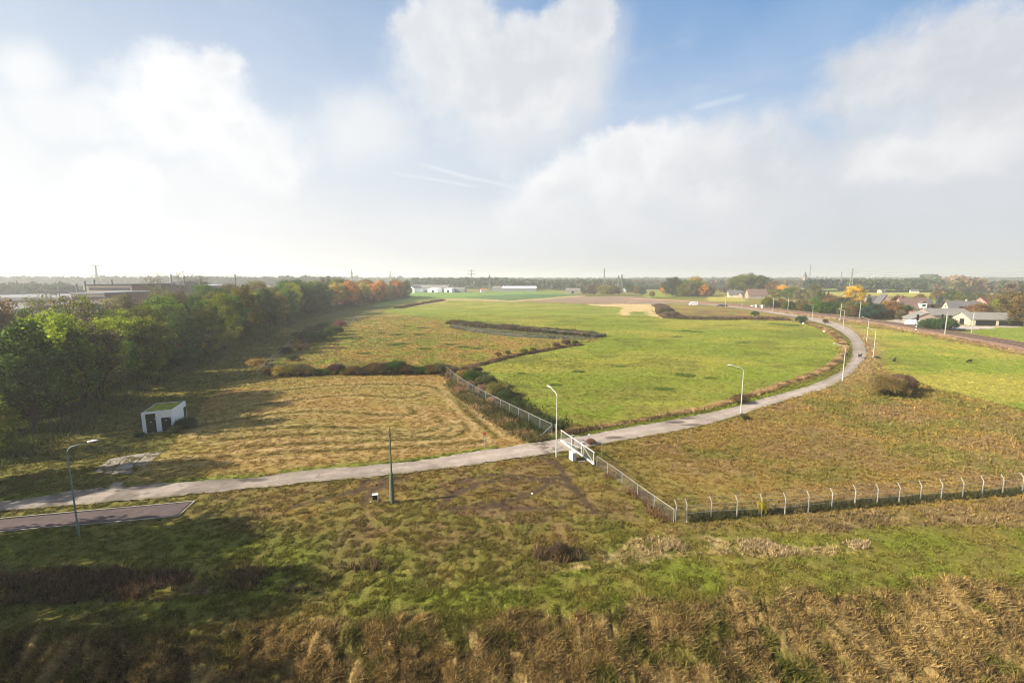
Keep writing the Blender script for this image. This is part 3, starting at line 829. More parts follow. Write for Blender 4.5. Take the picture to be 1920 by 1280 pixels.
# dead weed stalks
def weeds(name, poly, n, hh, col, seed, label, thr=.47):
    P = np.array(poly); r_ = np.random.default_rng(seed)
    x = r_.uniform(P[:, 0].min(), P[:, 0].max(), n * 3); y = r_.uniform(P[:, 1].min(), P[:, 1].max(), n * 3)
    cx, cyy = P.mean(0); edge_ = distline(x, y, list(poly) + [poly[0]]); k = inpoly(x, y, poly) & (fbm(x, y, 2.2, 3, seed) + r_.uniform(-.16, .16, n * 3) - .22 * np.exp(-edge_ / 1.2) > thr) & keep_off(x, y); x, y = x[k][:n], y[k][:n]
    cc = np.array(col) * r_.uniform(.6, 1.4, (len(x), 1))
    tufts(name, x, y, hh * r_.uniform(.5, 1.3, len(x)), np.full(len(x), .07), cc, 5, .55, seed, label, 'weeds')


weeds('dry_weeds', W([(-300, 1055), (140, 1062), (330, 1068), (440, 1085), (330, 1120), (0, 1140), (-300, 1150)]), 3800, .6, (.15, .095, .055), 21, 'dark reddish brown dead weeds at the lower left edge')
weeds('dry_weeds', W([(1430, 985), (1560, 965), (1700, 952), (1940, 930), (2100, 925), (2000, 985), (1760, 985), (1560, 1000)]), 3300, .45, (.21, .145, .07), 22, 'brown dead weeds below the angled fence at the right')
weeds('dry_weeds', W([(380, 1070), (700, 1050), (760, 1070), (560, 1110), (420, 1110)]), 900, .55, (.17, .12, .06), 23, 'thin dead stalks standing in the shaded grass of the left foreground')
weeds('dry_weeds', W([(1000, 1025), (1090, 1030), (1120, 1045), (1060, 1056), (1000, 1050)]), 600, .5, (.15, .105, .055), 24, 'dark clump of dead weeds in the middle foreground')
weeds('pale_grass', W([(1170, 1030), (1210, 1010), (1300, 1002), (1430, 1012), (1500, 1026), (1640, 1012), (1650, 1026), (1440, 1046), (1330, 1038), (1240, 1050)]), 5500, .3, (.40, .30, .16), 25, 'bleached tall grass patch below the corner of the fence')
weeds('fence_weeds', W([(1290, 980), (1600, 955), (1920, 928), (2000, 920), (2000, 912), (1920, 917), (1600, 940), (1290, 963)]), 7000, .45, (.075, .075, .03), 26, 'dark weeds growing along the foot of the angled fence', .12)
weeds('fence_weeds', W([(1120, 868), (1190, 905), (1268, 975), (1245, 990), (1180, 935), (1105, 878)]), 2500, .35, (.20, .12, .06), 27, 'dry weeds along the wire fence between gate and corner')


def line_strip(name, line, width, n, hh, cols, seed, label, wid=.14, cat='bank grass', keep=True):
    L = resample(line, 1.0); r_ = np.random.default_rng(seed); i = r_.integers(0, len(L) - 1, n); P = np.array(L)
    t = r_.uniform(0, 1, n)[:, None]; p = P[i] * (1 - t) + P[i + 1] * t; d = P[i + 1] - P[i]; d = d / np.linalg.norm(d, axis=1)[:, None]
    off = r_.normal(0, width / 2.2, n)[:, None]; p = p + np.stack([-d[:, 1], d[:, 0]], 1) * off
    x, y = p[:, 0], p[:, 1]; k = keep_off(x, y); x, y = x[k], y[k]
    sel = fbm(x, y, 2.5, 3, seed); cc = np.array(cols[0]) * (1 - sst(sel, .4, .6))[:, None] + np.array(cols[1]) * sst(sel, .4, .6)[:, None]
    cc = cc * r_.uniform(.7, 1.3, (len(x), 1)); rr_ = np.hypot(x, y)
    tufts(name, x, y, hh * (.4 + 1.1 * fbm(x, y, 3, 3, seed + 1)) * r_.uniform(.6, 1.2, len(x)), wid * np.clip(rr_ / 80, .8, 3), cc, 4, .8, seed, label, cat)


VERGE = smooth_line(W([(1062, 815), (1110, 805), (1200, 789), (1300, 771), (1390, 748), (1470, 721), (1540, 696), (1572, 676), (1583, 658), (1578, 640), (1560, 623), (1530, 611), (1500, 603)]), 6)
line_strip('verge_grass', VERGE, .85, 10000, .58, ((.40, .27, .13), (.13, .085, .045)), 31, 'dry brown tall grass bank along the inside of the curved road')
line_strip('ditch_grass', smooth_line(W([(838, 700), (880, 705), (930, 745), (985, 785), (1040, 808)]), 5), 3.4, 10000, .9, ((.055, .075, .022), (.075, .07, .03)), 32, 'dark green reedy grass between the wire fence and the pasture', cat='reedy grass')
line_strip('ditch_grass', smooth_line(W([(845, 702), (875, 742), (930, 780), (985, 815), (1025, 830)]), 5), 1.8, 6000, .6, ((.30, .19, .10), (.12, .11, .04)), 33, 'dry reddish grass along the meadow side of the wire fence', cat='dry grass')
line_strip('ditch_grass', W([(862, 693), (900, 684), (960, 669), (1030, 656), (1090, 646)]), 1.0, 5000, .55, ((.20, .13, .08), (.09, .06, .035)), 34, 'brown grass line of the straight ditch dividing the two fields', cat='dry grass')
line_strip('nettle_bed', [tuple(np.array(p) + np.array([2.6, -1.2])) for p in FRONT], 3.4, 45000, .8, ((.12, .14, .036), (.17, .165, .05)), 35, 'dark nettles and brambles along the foot of the wood', cat='undergrowth')
line_strip('bank_shrub_growth', W([(1238, 572), (1248, 590), (1262, 597), (1340, 598.5), (1420, 598), (1480, 600)]), 4, 5000, 1.4, ((.16, .10, .065), (.10, .075, .045)), 36, 'brown brambles edging the far end of the pasture', wid=.2, cat='brambles')
line_strip('rail_bank_grass', [tuple(np.array(p) + np.array([-4.5, -5.5])) for p in RAILLINE[20:]], 3.0, 12000, .5, ((.42, .30, .15), (.22, .13, .08)), 37, 'dry straw coloured grass on the embankment beside the railway', wid=.16)
line_strip('canal_growth', W([(848, 606), (900, 612), (1000, 620), (1060, 625), (1128, 632)]), 3.2, 9000, 1.5, ((.06, .075, .03), (.13, .085, .05)), 38, 'dark shrubs and reeds lining the far side of the narrow enclosure', wid=.2, cat='reeds')
line_strip('canal_growth', W([(850, 613), (900, 622), (960, 629), (1060, 634.5)]), 2.2, 6000, .8, ((.10, .13, .06), (.17, .15, .10)), 39, 'grey green reeds lining the near side of the narrow enclosure', wid=.2, cat='reeds')
line_strip('canal_growth', W([(745, 578), (780, 571.5), (830, 563)]), 3, 3500, 1.2, ((.13, .09, .05), (.08, .07, .035)), 40, 'dark hedge line between the wood end and the far green field', wid=.25, cat='hedge')
# dark green tussocks in the fields
for i, (px, py, w, hh) in enumerate([(764, 612, 3.5, .7), (793, 615, 5, .7), (714, 625, 3, .7), (744, 628, 3.6, .9), (786, 628, 3.4, .9), (738, 647, 3.4, .9), (752, 645, 4, .9), (796, 654, 3, .7), (683, 663, 2.8, .6),
                                     (844, 646, 2.6, .7), (870, 651, 4, .7), (893, 654, 2.6, .7), (672, 636, 2.4, .5), (1280, 703, 3.6, .5), (1290, 705, 3, .4), (1245, 729, 3, .5), (1084, 697, 2.2, .5), (978, 700, 1.4, .4),
                                     (1333, 709, 2.4, .4), (1041, 722, 2, .4), (1286, 620, 4, .5), (1305, 622, 5, .5), (1270, 631, 4, .4), (1392, 643, 2.4, .5), (1163, 687, 2.4, .4), (1485, 610, 7, 1.0), (1455, 608, 5, .9)]):
    q = at(px, py); r_ = np.random.default_rng(500 + i); n = 260
    x = q[0] + r_.normal(0, w * .27, n); y = q[1] + r_.normal(0, w * .2, n)
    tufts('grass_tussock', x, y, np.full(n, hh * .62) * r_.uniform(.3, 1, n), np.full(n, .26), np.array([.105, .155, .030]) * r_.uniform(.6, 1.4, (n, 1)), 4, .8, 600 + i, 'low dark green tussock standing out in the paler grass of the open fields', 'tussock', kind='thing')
    C.objects[-1]['group'] = 'dark green tussocks in the fields'


# ------------------------------------------------------------------ trees and shrubs
def leaf_mesh(name, centres, radii, n_per, size, seed, squash=.8, droop=0.0):
    r_ = np.random.default_rng(seed); cen = np.array(centres); radii = np.array(radii); m = len(cen)
    w = radii ** 2; w = w / w.sum(); N = int(n_per)
    idx = r_.choice(m, N, p=w); u = r_.normal(size=(N, 3)); u /= np.linalg.norm(u, axis=1)[:, None]
    rad_ = radii[idx][:, None] * (r_.uniform(.15, 1.12, (N, 1)) ** .5); off = u * rad_; off[:, 2] *= squash
    # ragged clumps
    jit = r_.normal(0, .12, (N, 3)) * radii[idx][:, None]
    p = cen[idx] + off + jit
    nrm = u * .30 + r_.normal(size=(N, 3)) * .75 + np.array([0, 0, .25]); nrm /= np.linalg.norm(nrm, axis=1)[:, None]
    a = np.cross(nrm, r_.normal(size=(N, 3))); a /= np.linalg.norm(a, axis=1)[:, None]; b = np.cross(nrm, a)
    s = size * r_.uniform(.55, 1.35, (N, 1)); V = np.empty((N, 4, 3), np.float32)
    V[:, 0] = p - a * s * .5; V[:, 1] = p + b * s * .32; V[:, 2] = p + a * s * .5; V[:, 3] = p - b * s * .32
    V[:, 2, 2] -= droop * s[:, 0]
    cv = r_.uniform(0, 1, m); var = np.clip(cv[idx] * .55 + r_.uniform(0, 1, N) * .45, 0, 1)
    return np_mesh(name, V.reshape(-1, 3), np.arange(N * 4).reshape(-1, 4), M['leaf'], var=np.repeat(var, 4))


def make_tree(kind, seed, height, R, nleaf, leaf, ncl=46, base=.28, trunk_r=.26, sparse=1.0, bark='bark', twigs=0):
    """an Empty with a trunk (stem and limbs) and a crown; the first copy is kept out of sight only until it is placed"""
    r_ = random.Random(seed); mb = MB()
    top = height * (.86 if kind != 'conifer' else .97)
    pts = []; x = y = 0.0; nseg = 7
    for k in range(nseg + 1):
        pts.append(Vector((x, y, top * k / nseg))); x += r_.gauss(0, .22 if kind != 'conifer' else .03) * height / 18; y += r_.gauss(0, .22 if kind != 'conifer' else .03) * height / 18
    mb.tube(pts, [trunk_r * (1.25 if k == 0 else 1 - .82 * k / nseg) for k in range(nseg + 1)], 7)

    def stem(t):
        q = t * nseg; k = min(int(q), nseg - 1); return pts[k].lerp(pts[k + 1], q - k)
    cen, rd = [], []
    if kind == 'conifer':
        nl = 15
        for k in range(nl):
            t = .1 + .88 * k / (nl - 1); rr = R * (1 - t) ** .85 + .15; nb = 7 if k < nl - 3 else 3
            for j in range(nb):
                a = 2 * math.pi * (j + r_.random() * .7) / nb
                for q in (.35, .72, 1.0):
                    cen.append(Vector((math.cos(a) * rr * q, math.sin(a) * rr * q, height * t - rr * q * .28))); rd.append(.22 + rr * .2)
        mb.tube([pts[-1], pts[-1] + Vector((0, 0, height * .04))], [.05, .02], 5)
    else:
        for j in range(ncl):
            t = (j + r_.random()) / ncl; tt = base + (1 - base) * t
            if kind == 'broad': env = math.sin(math.pi * min(1, (.16 + .80 * t))) ** .6
            elif kind == 'oval': env = math.sin(math.pi * (.10 + .84 * t)) ** .8
            elif kind == 'upright': env = .35 + .65 * math.sin(math.pi * (.05 + .8 * t))
            else: env = math.sin(math.pi * (.18 + .72 * t)) ** .5
            a = j * 2.399 + r_.uniform(-.5, .5); rr = R * env * (r_.uniform(.35, 1.0) ** .55)
            tip = Vector((math.cos(a) * rr, math.sin(a) * rr, height * (tt * .93 + r_.uniform(-.03, .05))))
            s0 = stem(max(base * .55, min(.97, tt - .22 - r_.random() * .12)))
            mid = s0.lerp(tip, .5) + Vector((0, 0, -.05 * rr + r_.uniform(-.3, .3))); br = trunk_r * (.36 - .22 * t)
            mb.tube([s0, mid, tip], [br, br * .6, br * .16], 5, cap=False)
            for q in range(twigs):
                a2 = Vector((r_.gauss(0, 1), r_.gauss(0, 1), r_.gauss(.9, .7))).normalized() * R * r_.uniform(.16, .34)
                b0 = mid.lerp(tip, r_.random()); mb.tube([b0, b0 + a2 * .5, b0 + a2 + Vector((0, 0, .1))], [.045, .03, .012], 4, cap=False)
            cen.append(tip); rd.append(R * r_.uniform(.22, .36) * sparse)
            cen.append(mid.lerp(tip, .55) + Vector((r_.gauss(0, .4), r_.gauss(0, .4), r_.gauss(0, .3)))); rd.append(R * r_.uniform(.18, .28) * sparse)
    tr = mb.build('trunk', M[bark]); me_t = tr.data; C.objects.unlink(tr); bpy.data.objects.remove(tr)
    me_c = leaf_mesh('crown', [tuple(v) for v in cen], rd, nleaf, leaf, seed + 5, droop=.4 if kind == 'conifer' else .1)
    return me_t, me_c, height


TREEN = {}


def place_tree(proto, x, y, height, color, label, cat='tree', group=None, name='broadleaf_tree', rz=None, wide=1.0, trunk=True, z=None):
    me_t, me_c, h0 = proto; s = height / h0
    z = float(zfun(x, y)) if z is None else z
    e = empty(name, (x, y, z - .05), random.uniform(0, 6.28) if rz is None else rz, label, cat, group)
    e.scale = (s * wide, s * wide, s)
    if trunk: link_mesh('trunk', me_t, e)
    c = link_mesh('crown', me_c, e); c.color = (*color, 1)
    return e


def make_shrub(seed, h, R, nleaf, leaf, ncl=16, twiggy=10):
    r_ = random.Random(seed); mb = MB(); cen, rd = [], []
    for j in range(ncl):
        a = j * 2.399; rr = R * math.sqrt((j + .5) / ncl) * r_.uniform(.8, 1.0); z = h * (.25 + .55 * math.sqrt(max(0, 1 - (rr / R) ** 2)) * r_.uniform(.75, 1.15))
        cen.append((math.cos(a) * rr * .85, math.sin(a) * rr * .85, z)); rd.append(h * r_.uniform(.24, .36))
        mb.tube([(0 + r_.gauss(0, .15), r_.gauss(0, .15), 0), (math.cos(a) * rr * .4, math.sin(a) * rr * .4, z * .6), cen[-1]], [.05, .035, .012], 4, cap=False)
    for j in range(twiggy * 4):
        a = r_.uniform(0, 6.28); t = r_.uniform(.2, 1.2); b = Vector((math.cos(a) * R * t * .8, math.sin(a) * R * t * .8, h * r_.uniform(.6, 1.2)))
        mb.tube([(math.cos(a) * R * .1, math.sin(a) * R * .1, .1), tuple(b * .6), tuple(b)], [.03, .02, .008], 3, cap=False)
    tr = mb.build('stems', M['bark']); me_t = tr.data; bpy.data.objects.remove(tr)
    return me_t, leaf_mesh('foliage', cen, rd, nleaf, leaf, seed + 3), h


def place_shrub(proto, px, py, height, color, label, group=None, wide=1.0, name='shrub', pos=None, cat='shrub'):
    q = at(px, py) if pos is None else pos; s = height / proto[2]
    e = empty(name, (q[0], q[1], float(zfun(q[0], q[1])) - .03), random.uniform(0, 6.28), label, cat, group); e.scale = (s * wide, s * wide, s)
    link_mesh('stems', proto[0], e); c = link_mesh('foliage', proto[1], e); c.color = (*color, 1); return e


T_BROAD = [make_tree('broad', 100 + i, 17, 5.8, 9000, .50, 44, .22, sparse=.84) for i in range(3)]
T_OVAL = [make_tree('oval', 120 + i, 17, 4.5, 6800, .48, 38, .15, .22, sparse=.86) for i in range(3)]
T_HIGH = [make_tree('broad', 130 + i, 17, 5.2, 7500, .48, 36, .42, .22, sparse=.86) for i in range(2)]
T_UP = [make_tree('upright', 140 + i, 17, 3.6, 5000, .42, 36, .2, .2, twigs=3, sparse=.9) for i in range(2)]
T_THIN = [make_tree('oval', 160 + i, 17, 4.6, 4600, .30, 54, .22, .2, 1.0, twigs=7) for i in range(2)]
T_BARE = [make_tree('upright', 180 + i, 18, 3.4, 900, .30, 46, .25, .2, 1.0, twigs=10) for i in range(2)]
T_CON = [make_tree('conifer', 200 + i, 14, 3.0, 9000, .38, trunk_r=.2) for i in range(1)]
T_BIRCH = [make_tree('oval', 220 + i, 11, 2.6, 3200, .30, 34, .38, .16, 1.0, bark='pale_bark', twigs=2) for i in range(2)]
T_MID = [make_tree('broad', 240 + i, 12, 5.2, 4200, .62, 34, .16) for i in range(3)]
S_A = [make_shrub(300 + i, 2.6, 2.3, 4200, .22) for i in range(3)]

OLIVE, DKGREEN, GREEN, YGREEN = (.110, .112, .016), (.038, .070, .014), (.070, .120, .016), (.180, .215, .018)
ORANGE, YELLOW, BROWN, RUST, GREYB, GOLD = (.33, .16, .035), (.44, .30, .03), (.135, .092, .034), (.19, .085, .035), (.115, .105, .044), (.24, .18, .04)
CN = {OLIVE: 'olive green', DKGREEN: 'dark green', GREEN: 'mid green', YGREEN: 'yellow green', ORANGE: 'orange', YELLOW: 'bright yellow', BROWN: 'brown', RUST: 'rusty red', GREYB: 'grey brown', GOLD: 'golden'}

# the wood on the left, in rows parallel to its edge
fl = smooth_line(FRONT, 8); fl = np.array(fl); seg = np.linalg.norm(np.diff(fl, axis=0), axis=1); cum = np.concatenate([[0], np.cumsum(seg)])


def along(s_):
    i = np.clip(np.searchsorted(cum, s_) - 1, 0, len(seg) - 1); t = (s_ - cum[i]) / seg[i]; p = fl[i] * (1 - t) + fl[i + 1] * t; d = (fl[i + 1] - fl[i]) / seg[i]
    return p, np.array([-d[1], d[0]])


rw = random.Random(77)
ROWN = ['front', 'second', 'third', 'fourth', 'fifth', 'sixth']
for row in range(5):
    s_ = 2.0 + row * 2.5; k = 0
    while s_ < cum[-1]:
        p, nrm = along(s_); far = p[1]
        if row >= 4 and far > 260: break
        off = row * (7.0 + far * .006) + rw.uniform(-1.6, 1.6) - (1.6 if row == 0 else 0); q = p + nrm * off
        px_az = math.degrees(math.atan2(q[0], q[1])); k += 1
        vis = px_az > -56
        u = rw.random()
        if far > 320: col = rw.choice([ORANGE, ORANGE, BROWN, GOLD, OLIVE, DKGREEN, RUST])
        elif far > 180: col = rw.choice([GREEN, OLIVE, GREYB, BROWN, OLIVE, GREEN, DKGREEN])
        else: col = rw.choice([YGREEN, OLIVE, GREEN, GREYB, OLIVE, GREEN, DKGREEN, GREEN, DKGREEN, BROWN, YGREEN, GREYB])
        if row <= 1: col = rw.choice([YGREEN, GREEN, GREEN, OLIVE, DKGREEN, GOLD if u < .2 else OLIVE, GREEN, GREYB, OLIVE, RUST if u < .3 else DKGREEN]) if far < 320 else col
        if row == 0 and u > .62: proto, hh, wd, kd = rw.choice(T_HIGH), rw.uniform(14, 17), 1.0, 'high crowned'
        elif row == 0 and u < .22: proto, hh, wd, kd = rw.choice(T_OVAL), rw.uniform(7, 12), 1.25, 'small'
        elif u < .40: proto, hh, wd, kd = rw.choice(T_BROAD), rw.uniform(14, 18.5), 1.0, 'broad'
        elif u < .58: proto, hh, wd, kd = rw.choice(T_OVAL), rw.uniform(14, 18), 1.0, 'rounded'
        elif u < .76: proto, hh, wd, kd = rw.choice(T_UP), rw.uniform(15, 20), 1.0, 'slender'
        elif u < .90: proto, hh, wd, kd = rw.choice(T_THIN), rw.uniform(14, 19), 1.0, 'thin crowned'; 
        else: proto, hh, wd, kd = rw.choice(T_BARE), rw.uniform(16, 19), 1.0, 'nearly bare'
        if kd in ('thin crowned', 'nearly bare'): col = rw.choice([GREYB, BROWN, OLIVE, GREYB])
        if kd == 'nearly bare' and row < 2: hh = 15
        hh = hh * rw.uniform(.80, 1.15); hh = hh * (.87 if far < 92 else .88 if far < 120 else .92 if far < 145 else 1.0 if far < 200 else 1.06)
        if 200 < far < 330 and row < 3: hh = max(hh, 16)
        base = col; kk = rw.uniform(.72 if row < 2 else .6, 1.3); col = tuple(v * rw.uniform(.9, 1.1) * kk for v in base)
        if vis:
            lab = f"{CN[base]} {kd} tree in the wood, {ordn(k)} from the near end, {ROWN[row]} row"
            place_tree(proto, q[0], q[1], hh, col, lab, group='trees of the wood at the left', wide=wd * (1.0 if far < 200 else 1.15))
        s_ += rw.uniform(6.5, 9.8) * (1.0 if far < 150 else 1.25 if far < 300 else 1.5) * (1.0 if row < 3 else 1.2)
# trees of the same wood just outside the picture's left edge: they throw the shade over the near banks
for i, (dx_, ty, hh) in enumerate([(3, 33, 14), (4, 24, 15), (2, 12, 19), (3, 4, 20), (0, -4, 19), (14, 28, 18), (12, 17, 18), (12, 8, 20), (10, -2, 20), (16, 40, 15), (0, -13, 17)]):
    tx = -(1.126 * (.99 * max(ty, -4) + 3.06)) - 7.5 - dx_
    place_tree(T_BROAD[i % 3] if i % 2 else T_OVAL[i % 3], tx, ty, hh, OLIVE, 'broadleaf tree of the wood beside the viewpoint, outside the left edge', group='trees beyond the left edge')

# thicket under the edge trees
for i, (cl, nn) in enumerate((((.085, .085, .026), 150), ((.11, .085, .040), 70), ((.19, .155, .035), 50), ((.065, .090, .024), 170))):
    cen_, rd_ = [], []
    for k in range(nn):
        sa = rw.uniform(8, cum[-1]); p, nrm = along(sa); q = p + nrm * rw.uniform(-.5, 6.0); hh = rw.uniform(1.0, 3.6) * (.5 if p[1] < 110 else .85); rr = rw.uniform(.8, 1.5)
        for j in range(3): cen_.append((q[0] + rw.gauss(0, .7), q[1] + rw.gauss(0, .7), hh * (.25 + .3 * j))); rd_.append(rr)
    me = leaf_mesh('undergrowth', cen_, rd_, nn * 330, .26, 900 + i); o = link_mesh('undergrowth', me); o.color = (*cl, 1)
    tag(o, ['olive', 'brown', 'golden', 'dark green'][i] + ' thicket of young growth along the foot of the wood', 'undergrowth', kind='stuff')

# single trees that catch the eye
def T(px, depth, hh, proto, col, label, name='broadleaf_tree', wide=1.0, group=None, side=0.0):
    q = atd(px, depth); return place_tree(proto, q[0], q[1], hh, col, label, name=name, wide=wide, group=group)


T(28, 66, 14.5, T_BROAD[1], (.085, .14, .026), 'big fresh green tree at the near end of the wood, above the yellow undergrowth')
for i, (px, dp, hh) in enumerate(((78, 68.5, 13.5), (104, 70.5, 14.0), (128, 73.5, 13.0), (160, 76, 14.5), (262, 96, 14), (375, 128, 15.5))):
    T(px, dp, hh, T_HIGH[i % 2], [OLIVE, (.075, .115, .024), DKGREEN, GREYB, OLIVE, GREEN][i], ['dark trunked tree left of the small bright yellow one', 'dark trunked tree right in front of the small bright yellow one', 'slim dark trunked tree right of the small bright yellow one', 'thick dark trunked tree left of the white hut', 'high crowned tree at the wood edge above the white hut', 'high crowned tree at the wood edge past the white hut'][i])
T(95, 76, 8.5, T_OVAL[0], YELLOW, 'small bright yellow tree glowing low between dark trunks at the near end of the wood')
T(132, 80, 7.5, T_OVAL[1], GOLD, 'small golden brown tree low at the edge of the wood left of the white hut')
T(320, 118, 6.5, T_OVAL[2], (.26, .10, .04), 'small rusty orange tree low in the wood edge above the white hut')
T(205, 92, 14.5, T_BROAD[0], YGREEN, 'sunlit yellow green tree with a billowing crown above the white hut')
T(120, 104, 19.5, T_BARE[0], BROWN, 'tall spiky half bare tree leaning out of the wood near the left edge', wide=1.3)
T(162, 112, 19.0, T_BARE[1], BROWN, 'thin spiky half bare tree right of the tallest leaning one')
T(345, 260, 27, T_BARE[0], GREYB, 'tall wispy bare tree sticking above the wood before the chimney', wide=1.1)
T(285, 260, 25, T_BARE[1], GREYB, 'wide wispy bare tree above the wood, left of the other tall bare ones', wide=1.3)
T(378, 262, 25, T_BARE[1], GREYB, 'bushy bare tree above the wood, rightmost of the tall bare ones', wide=1.1)
T(462, 176, 17.5, T_UP[0], YGREEN, 'slender pale green tree with a white stem at the edge of the wood', 'birch_tree')
T(548, 262, 20.5, T_BROAD[2], (.060, .100, .024), 'large dark green oak with a rounded crown rising over the wood', wide=1.35)
T(590, 275, 20, T_BROAD[0], (.050, .085, .024), 'large dark green oak just right of the biggest oak', wide=1.25)
T(610, 330, 24, T_UP[1], GREYB, 'tall narrow grey brown tree standing above the wood behind the oaks')
T(655, 345, 20, T_BROAD[1], ORANGE, 'orange brown beech with a rounded crown in the far part of the wood', wide=1.15)
T(700, 400, 17, T_MID[1], (.36, .17, .04), 'bright orange tree near the far end of the wood', wide=1.1)
T(712, 430, 20, T_BROAD[0], (.40, .21, .045), 'golden orange tree, brightest at the far end of the wood')
T(745, 470, 19, T_BROAD[1], (.28, .12, .04), 'copper coloured tree at the far tip of the wood')
T(761, 500, 19, T_BROAD[2], DKGREEN, 'dark green tree closing the far tip of the wood beside the white sheds')

# the dark hedge across the fields
HEDGE = [(488, 697, 2.0, GOLD, 'pale yellow'), (505, 702, 1.7, RUST, 'reddish'), (528, 705, 3.0, GOLD, 'large yellow leaved'), (547, 704, 3.4, (.17, .15, .04), 'yellow green mottled'), (566, 703, 3.2, (.13, .10, .05), 'brownish'),
         (582, 704, 2.4, GREYB, 'grey brown'), (600, 703, 1.8, DKGREEN, 'low dark green'), (615, 702, 2.0, GREEN, 'green'), (632, 701, 3.0, (.07, .04, .035), 'dark purple'), (648, 702, 2.0, OLIVE, 'olive'), (664, 702, 2.6, BROWN, 'brown'),
         (682, 702, 2.4, (.06, .05, .035), 'dark brown'), (702, 701, 3.4, BROWN, 'tall brown'), (722, 701, 3.2, (.075, .06, .04), 'tall dark brown'), (744, 700, 3.9, DKGREEN, 'tallest dark green'), (758, 701, 2.9, BROWN, 'reddish brown'),
         (775, 701, 2.4, (.06, .07, .03), 'low dark green'), (792, 701, 2.2, DKGREEN, 'rounded dark green'), (808, 700, 2.7, BROWN, 'brown twiggy'), (824, 700, 3.0, GREYB, 'grey brown twiggy'), (838, 700, 2.6, (.11, .08, .05), 'brown bramble')]
for i, (px, py, hh, col, w_) in enumerate(HEDGE):
    place_shrub(S_A[i % 3], px, py, hh * .78, tuple(v * .9 for v in col), f"{w_} shrub in the hedge across the meadow, {ordn(i + 1)} from its left end", group='shrubs of the hedge across the meadow', wide=1.15)
for i, (px, py, hh, col, lab) in enumerate([
        (852, 706, 2.6, (.13, .095, .05), 'brown bramble bush at the top of the wire fence'), (868, 712, 2.4, (.20, .15, .04), 'yellowish shrub against the wire fence near its far end'),
        (885, 716, 2.6, DKGREEN, 'dark green shrub behind the wire fence near its far end'), (878, 728, 1.8, (.20, .13, .07), 'dry brown bramble before the wire fence'), (905, 738, 2.0, (.21, .14, .08), 'pale dead bramble heap before the wire fence'),
        (912, 727, 3.0, (.07, .075, .03), 'tall dark shrub behind the middle of the wire fence'), (932, 742, 2.9, (.17, .15, .05), 'olive and straw coloured shrub spilling over the wire fence'), (946, 752, 2.2, (.05, .07, .025), 'dark green bush right of the shrub over the fence'),
        (925, 758, 1.6, (.23, .15, .08), 'low dead bramble nearest the gate along the wire fence'), (895, 700, 1.8, (.055, .06, .03), 'low dark shrub at the corner of pasture and hedge'), (965, 768, 1.5, (.05, .07, .025), 'low dark green bush in the reeds by the fence')]):
    place_shrub(S_A[i % 3], px, py, hh * .85, col, lab, wide=1.1)
for i, (px, py, hh, col, lab) in enumerate([
        (535, 663, 2.0, (.045, .06, .025), 'dark green shrub beside the left meadow fence, nearest of the group'), (548, 676, 1.6, (.05, .07, .03), 'low dark shrub in the grass before the left meadow fence'), (562, 657, 2.3, (.16, .11, .06), 'pale brown shrub in the group beside the left meadow fence'),
        (575, 648, 2.2, (.13, .10, .055), 'brown shrub behind the pale brown one by the left meadow fence'), (590, 640, 3.2, DKGREEN, 'large dark green shrub in the middle of the left meadow'), (607, 636, 3.4, (.045, .07, .025), 'large dark green shrub right of the other large one in the left meadow'),
        (628, 628, 3.2, DKGREEN, 'dark green shrub at the right end of the left meadow group'), (565, 636, 3.0, (.08, .08, .035), 'olive shrub at the back of the left meadow group'), (585, 625, 3.0, (.07, .075, .035), 'tall olive shrub behind the left meadow group'),
        (605, 617, 2.6, (.055, .07, .03), 'dark shrub at the far left of the meadow track'), (638, 612, 2.6, (.17, .07, .06), 'reddish shrub at the near end of the far meadow fence'), (484, 690, 2.4, (.22, .15, .05), 'pale golden shrub at the left end of the meadow hedge')]):
    place_shrub(S_A[i % 3], px, py, hh, col, lab, wide=1.35)
place_shrub(make_shrub(333, 4.0, 4.6, 15000, .26, 34, 30), 1663, 741, 3.6, (.17, .125, .05), 'large brown and yellow bush standing alone right of the road', wide=.80)
place_shrub(make_shrub(334, 4.0, 4.4, 9000, .26, 30, 40), 1690, 733, 3.3, (.125, .075, .05), 'bare twigged brown half of the lone bush right of the road', wide=.75)
place_shrub(S_A[0], 1502, 606, 3.6, (.05, .075, .03), 'small round dark green shrub by the far bend of the road', wide=.9)
place_shrub(S_A[1], 1547, 606, 2.0, (.10, .06, .04), 'little brown bush between the road and the railway', wide=.8)
place_shrub(S_A[2], 348, 803, 1.5, (.035, .06, .028), 'dark ivy bush against the right wall of the white hut', wide=1.2)
place_shrub(S_A[0], 327, 813, 1.2, (.10, .12, .04), 'pale green bush at the front corner of the white hut', wide=.8)
place_shrub(S_A[1], 262, 818, .55, (.05, .09, .03), 'low green weeds at the left foot of the white hut', wide=1.6)
place_shrub(S_A[2], 1394, 786, .9, (.09, .08, .03), 'small weedy bush at the foot of the lamp beside the road', wide=1.0)
place_shrub(S_A[0], 1386, 757, 1.7, (.12, .085, .045), 'brown bush on the grass bank behind the lamp', wide=.9)
place_shrub(S_A[1], 1645, 672, .7, (.05, .08, .03), 'small dark bush at the foot of the lamp past the dog', wide=1.3)
place_shrub(S_A[2], 1108, 833, .8, (.15, .09, .06), 'dark twiggy clump added on the shadow band behind the sliding gate', wide=1.0)  # clump added on the band where the gate casts its shadow
place_shrub(S_A[0], 1427, 965, 1.7, (.30, .25, .03), 'little yellow leaved sapling growing in the angled fence', wide=.28)
place_shrub(S_A[1], 1048, 1040, .95, (.10, .07, .04), 'dark brown bush in the grass of the middle foreground', wide=1.0)
place_shrub(S_A[2], 1415, 593, 3.0, (.06, .08, .035), 'dark round bush before the level crossing', wide=.9)
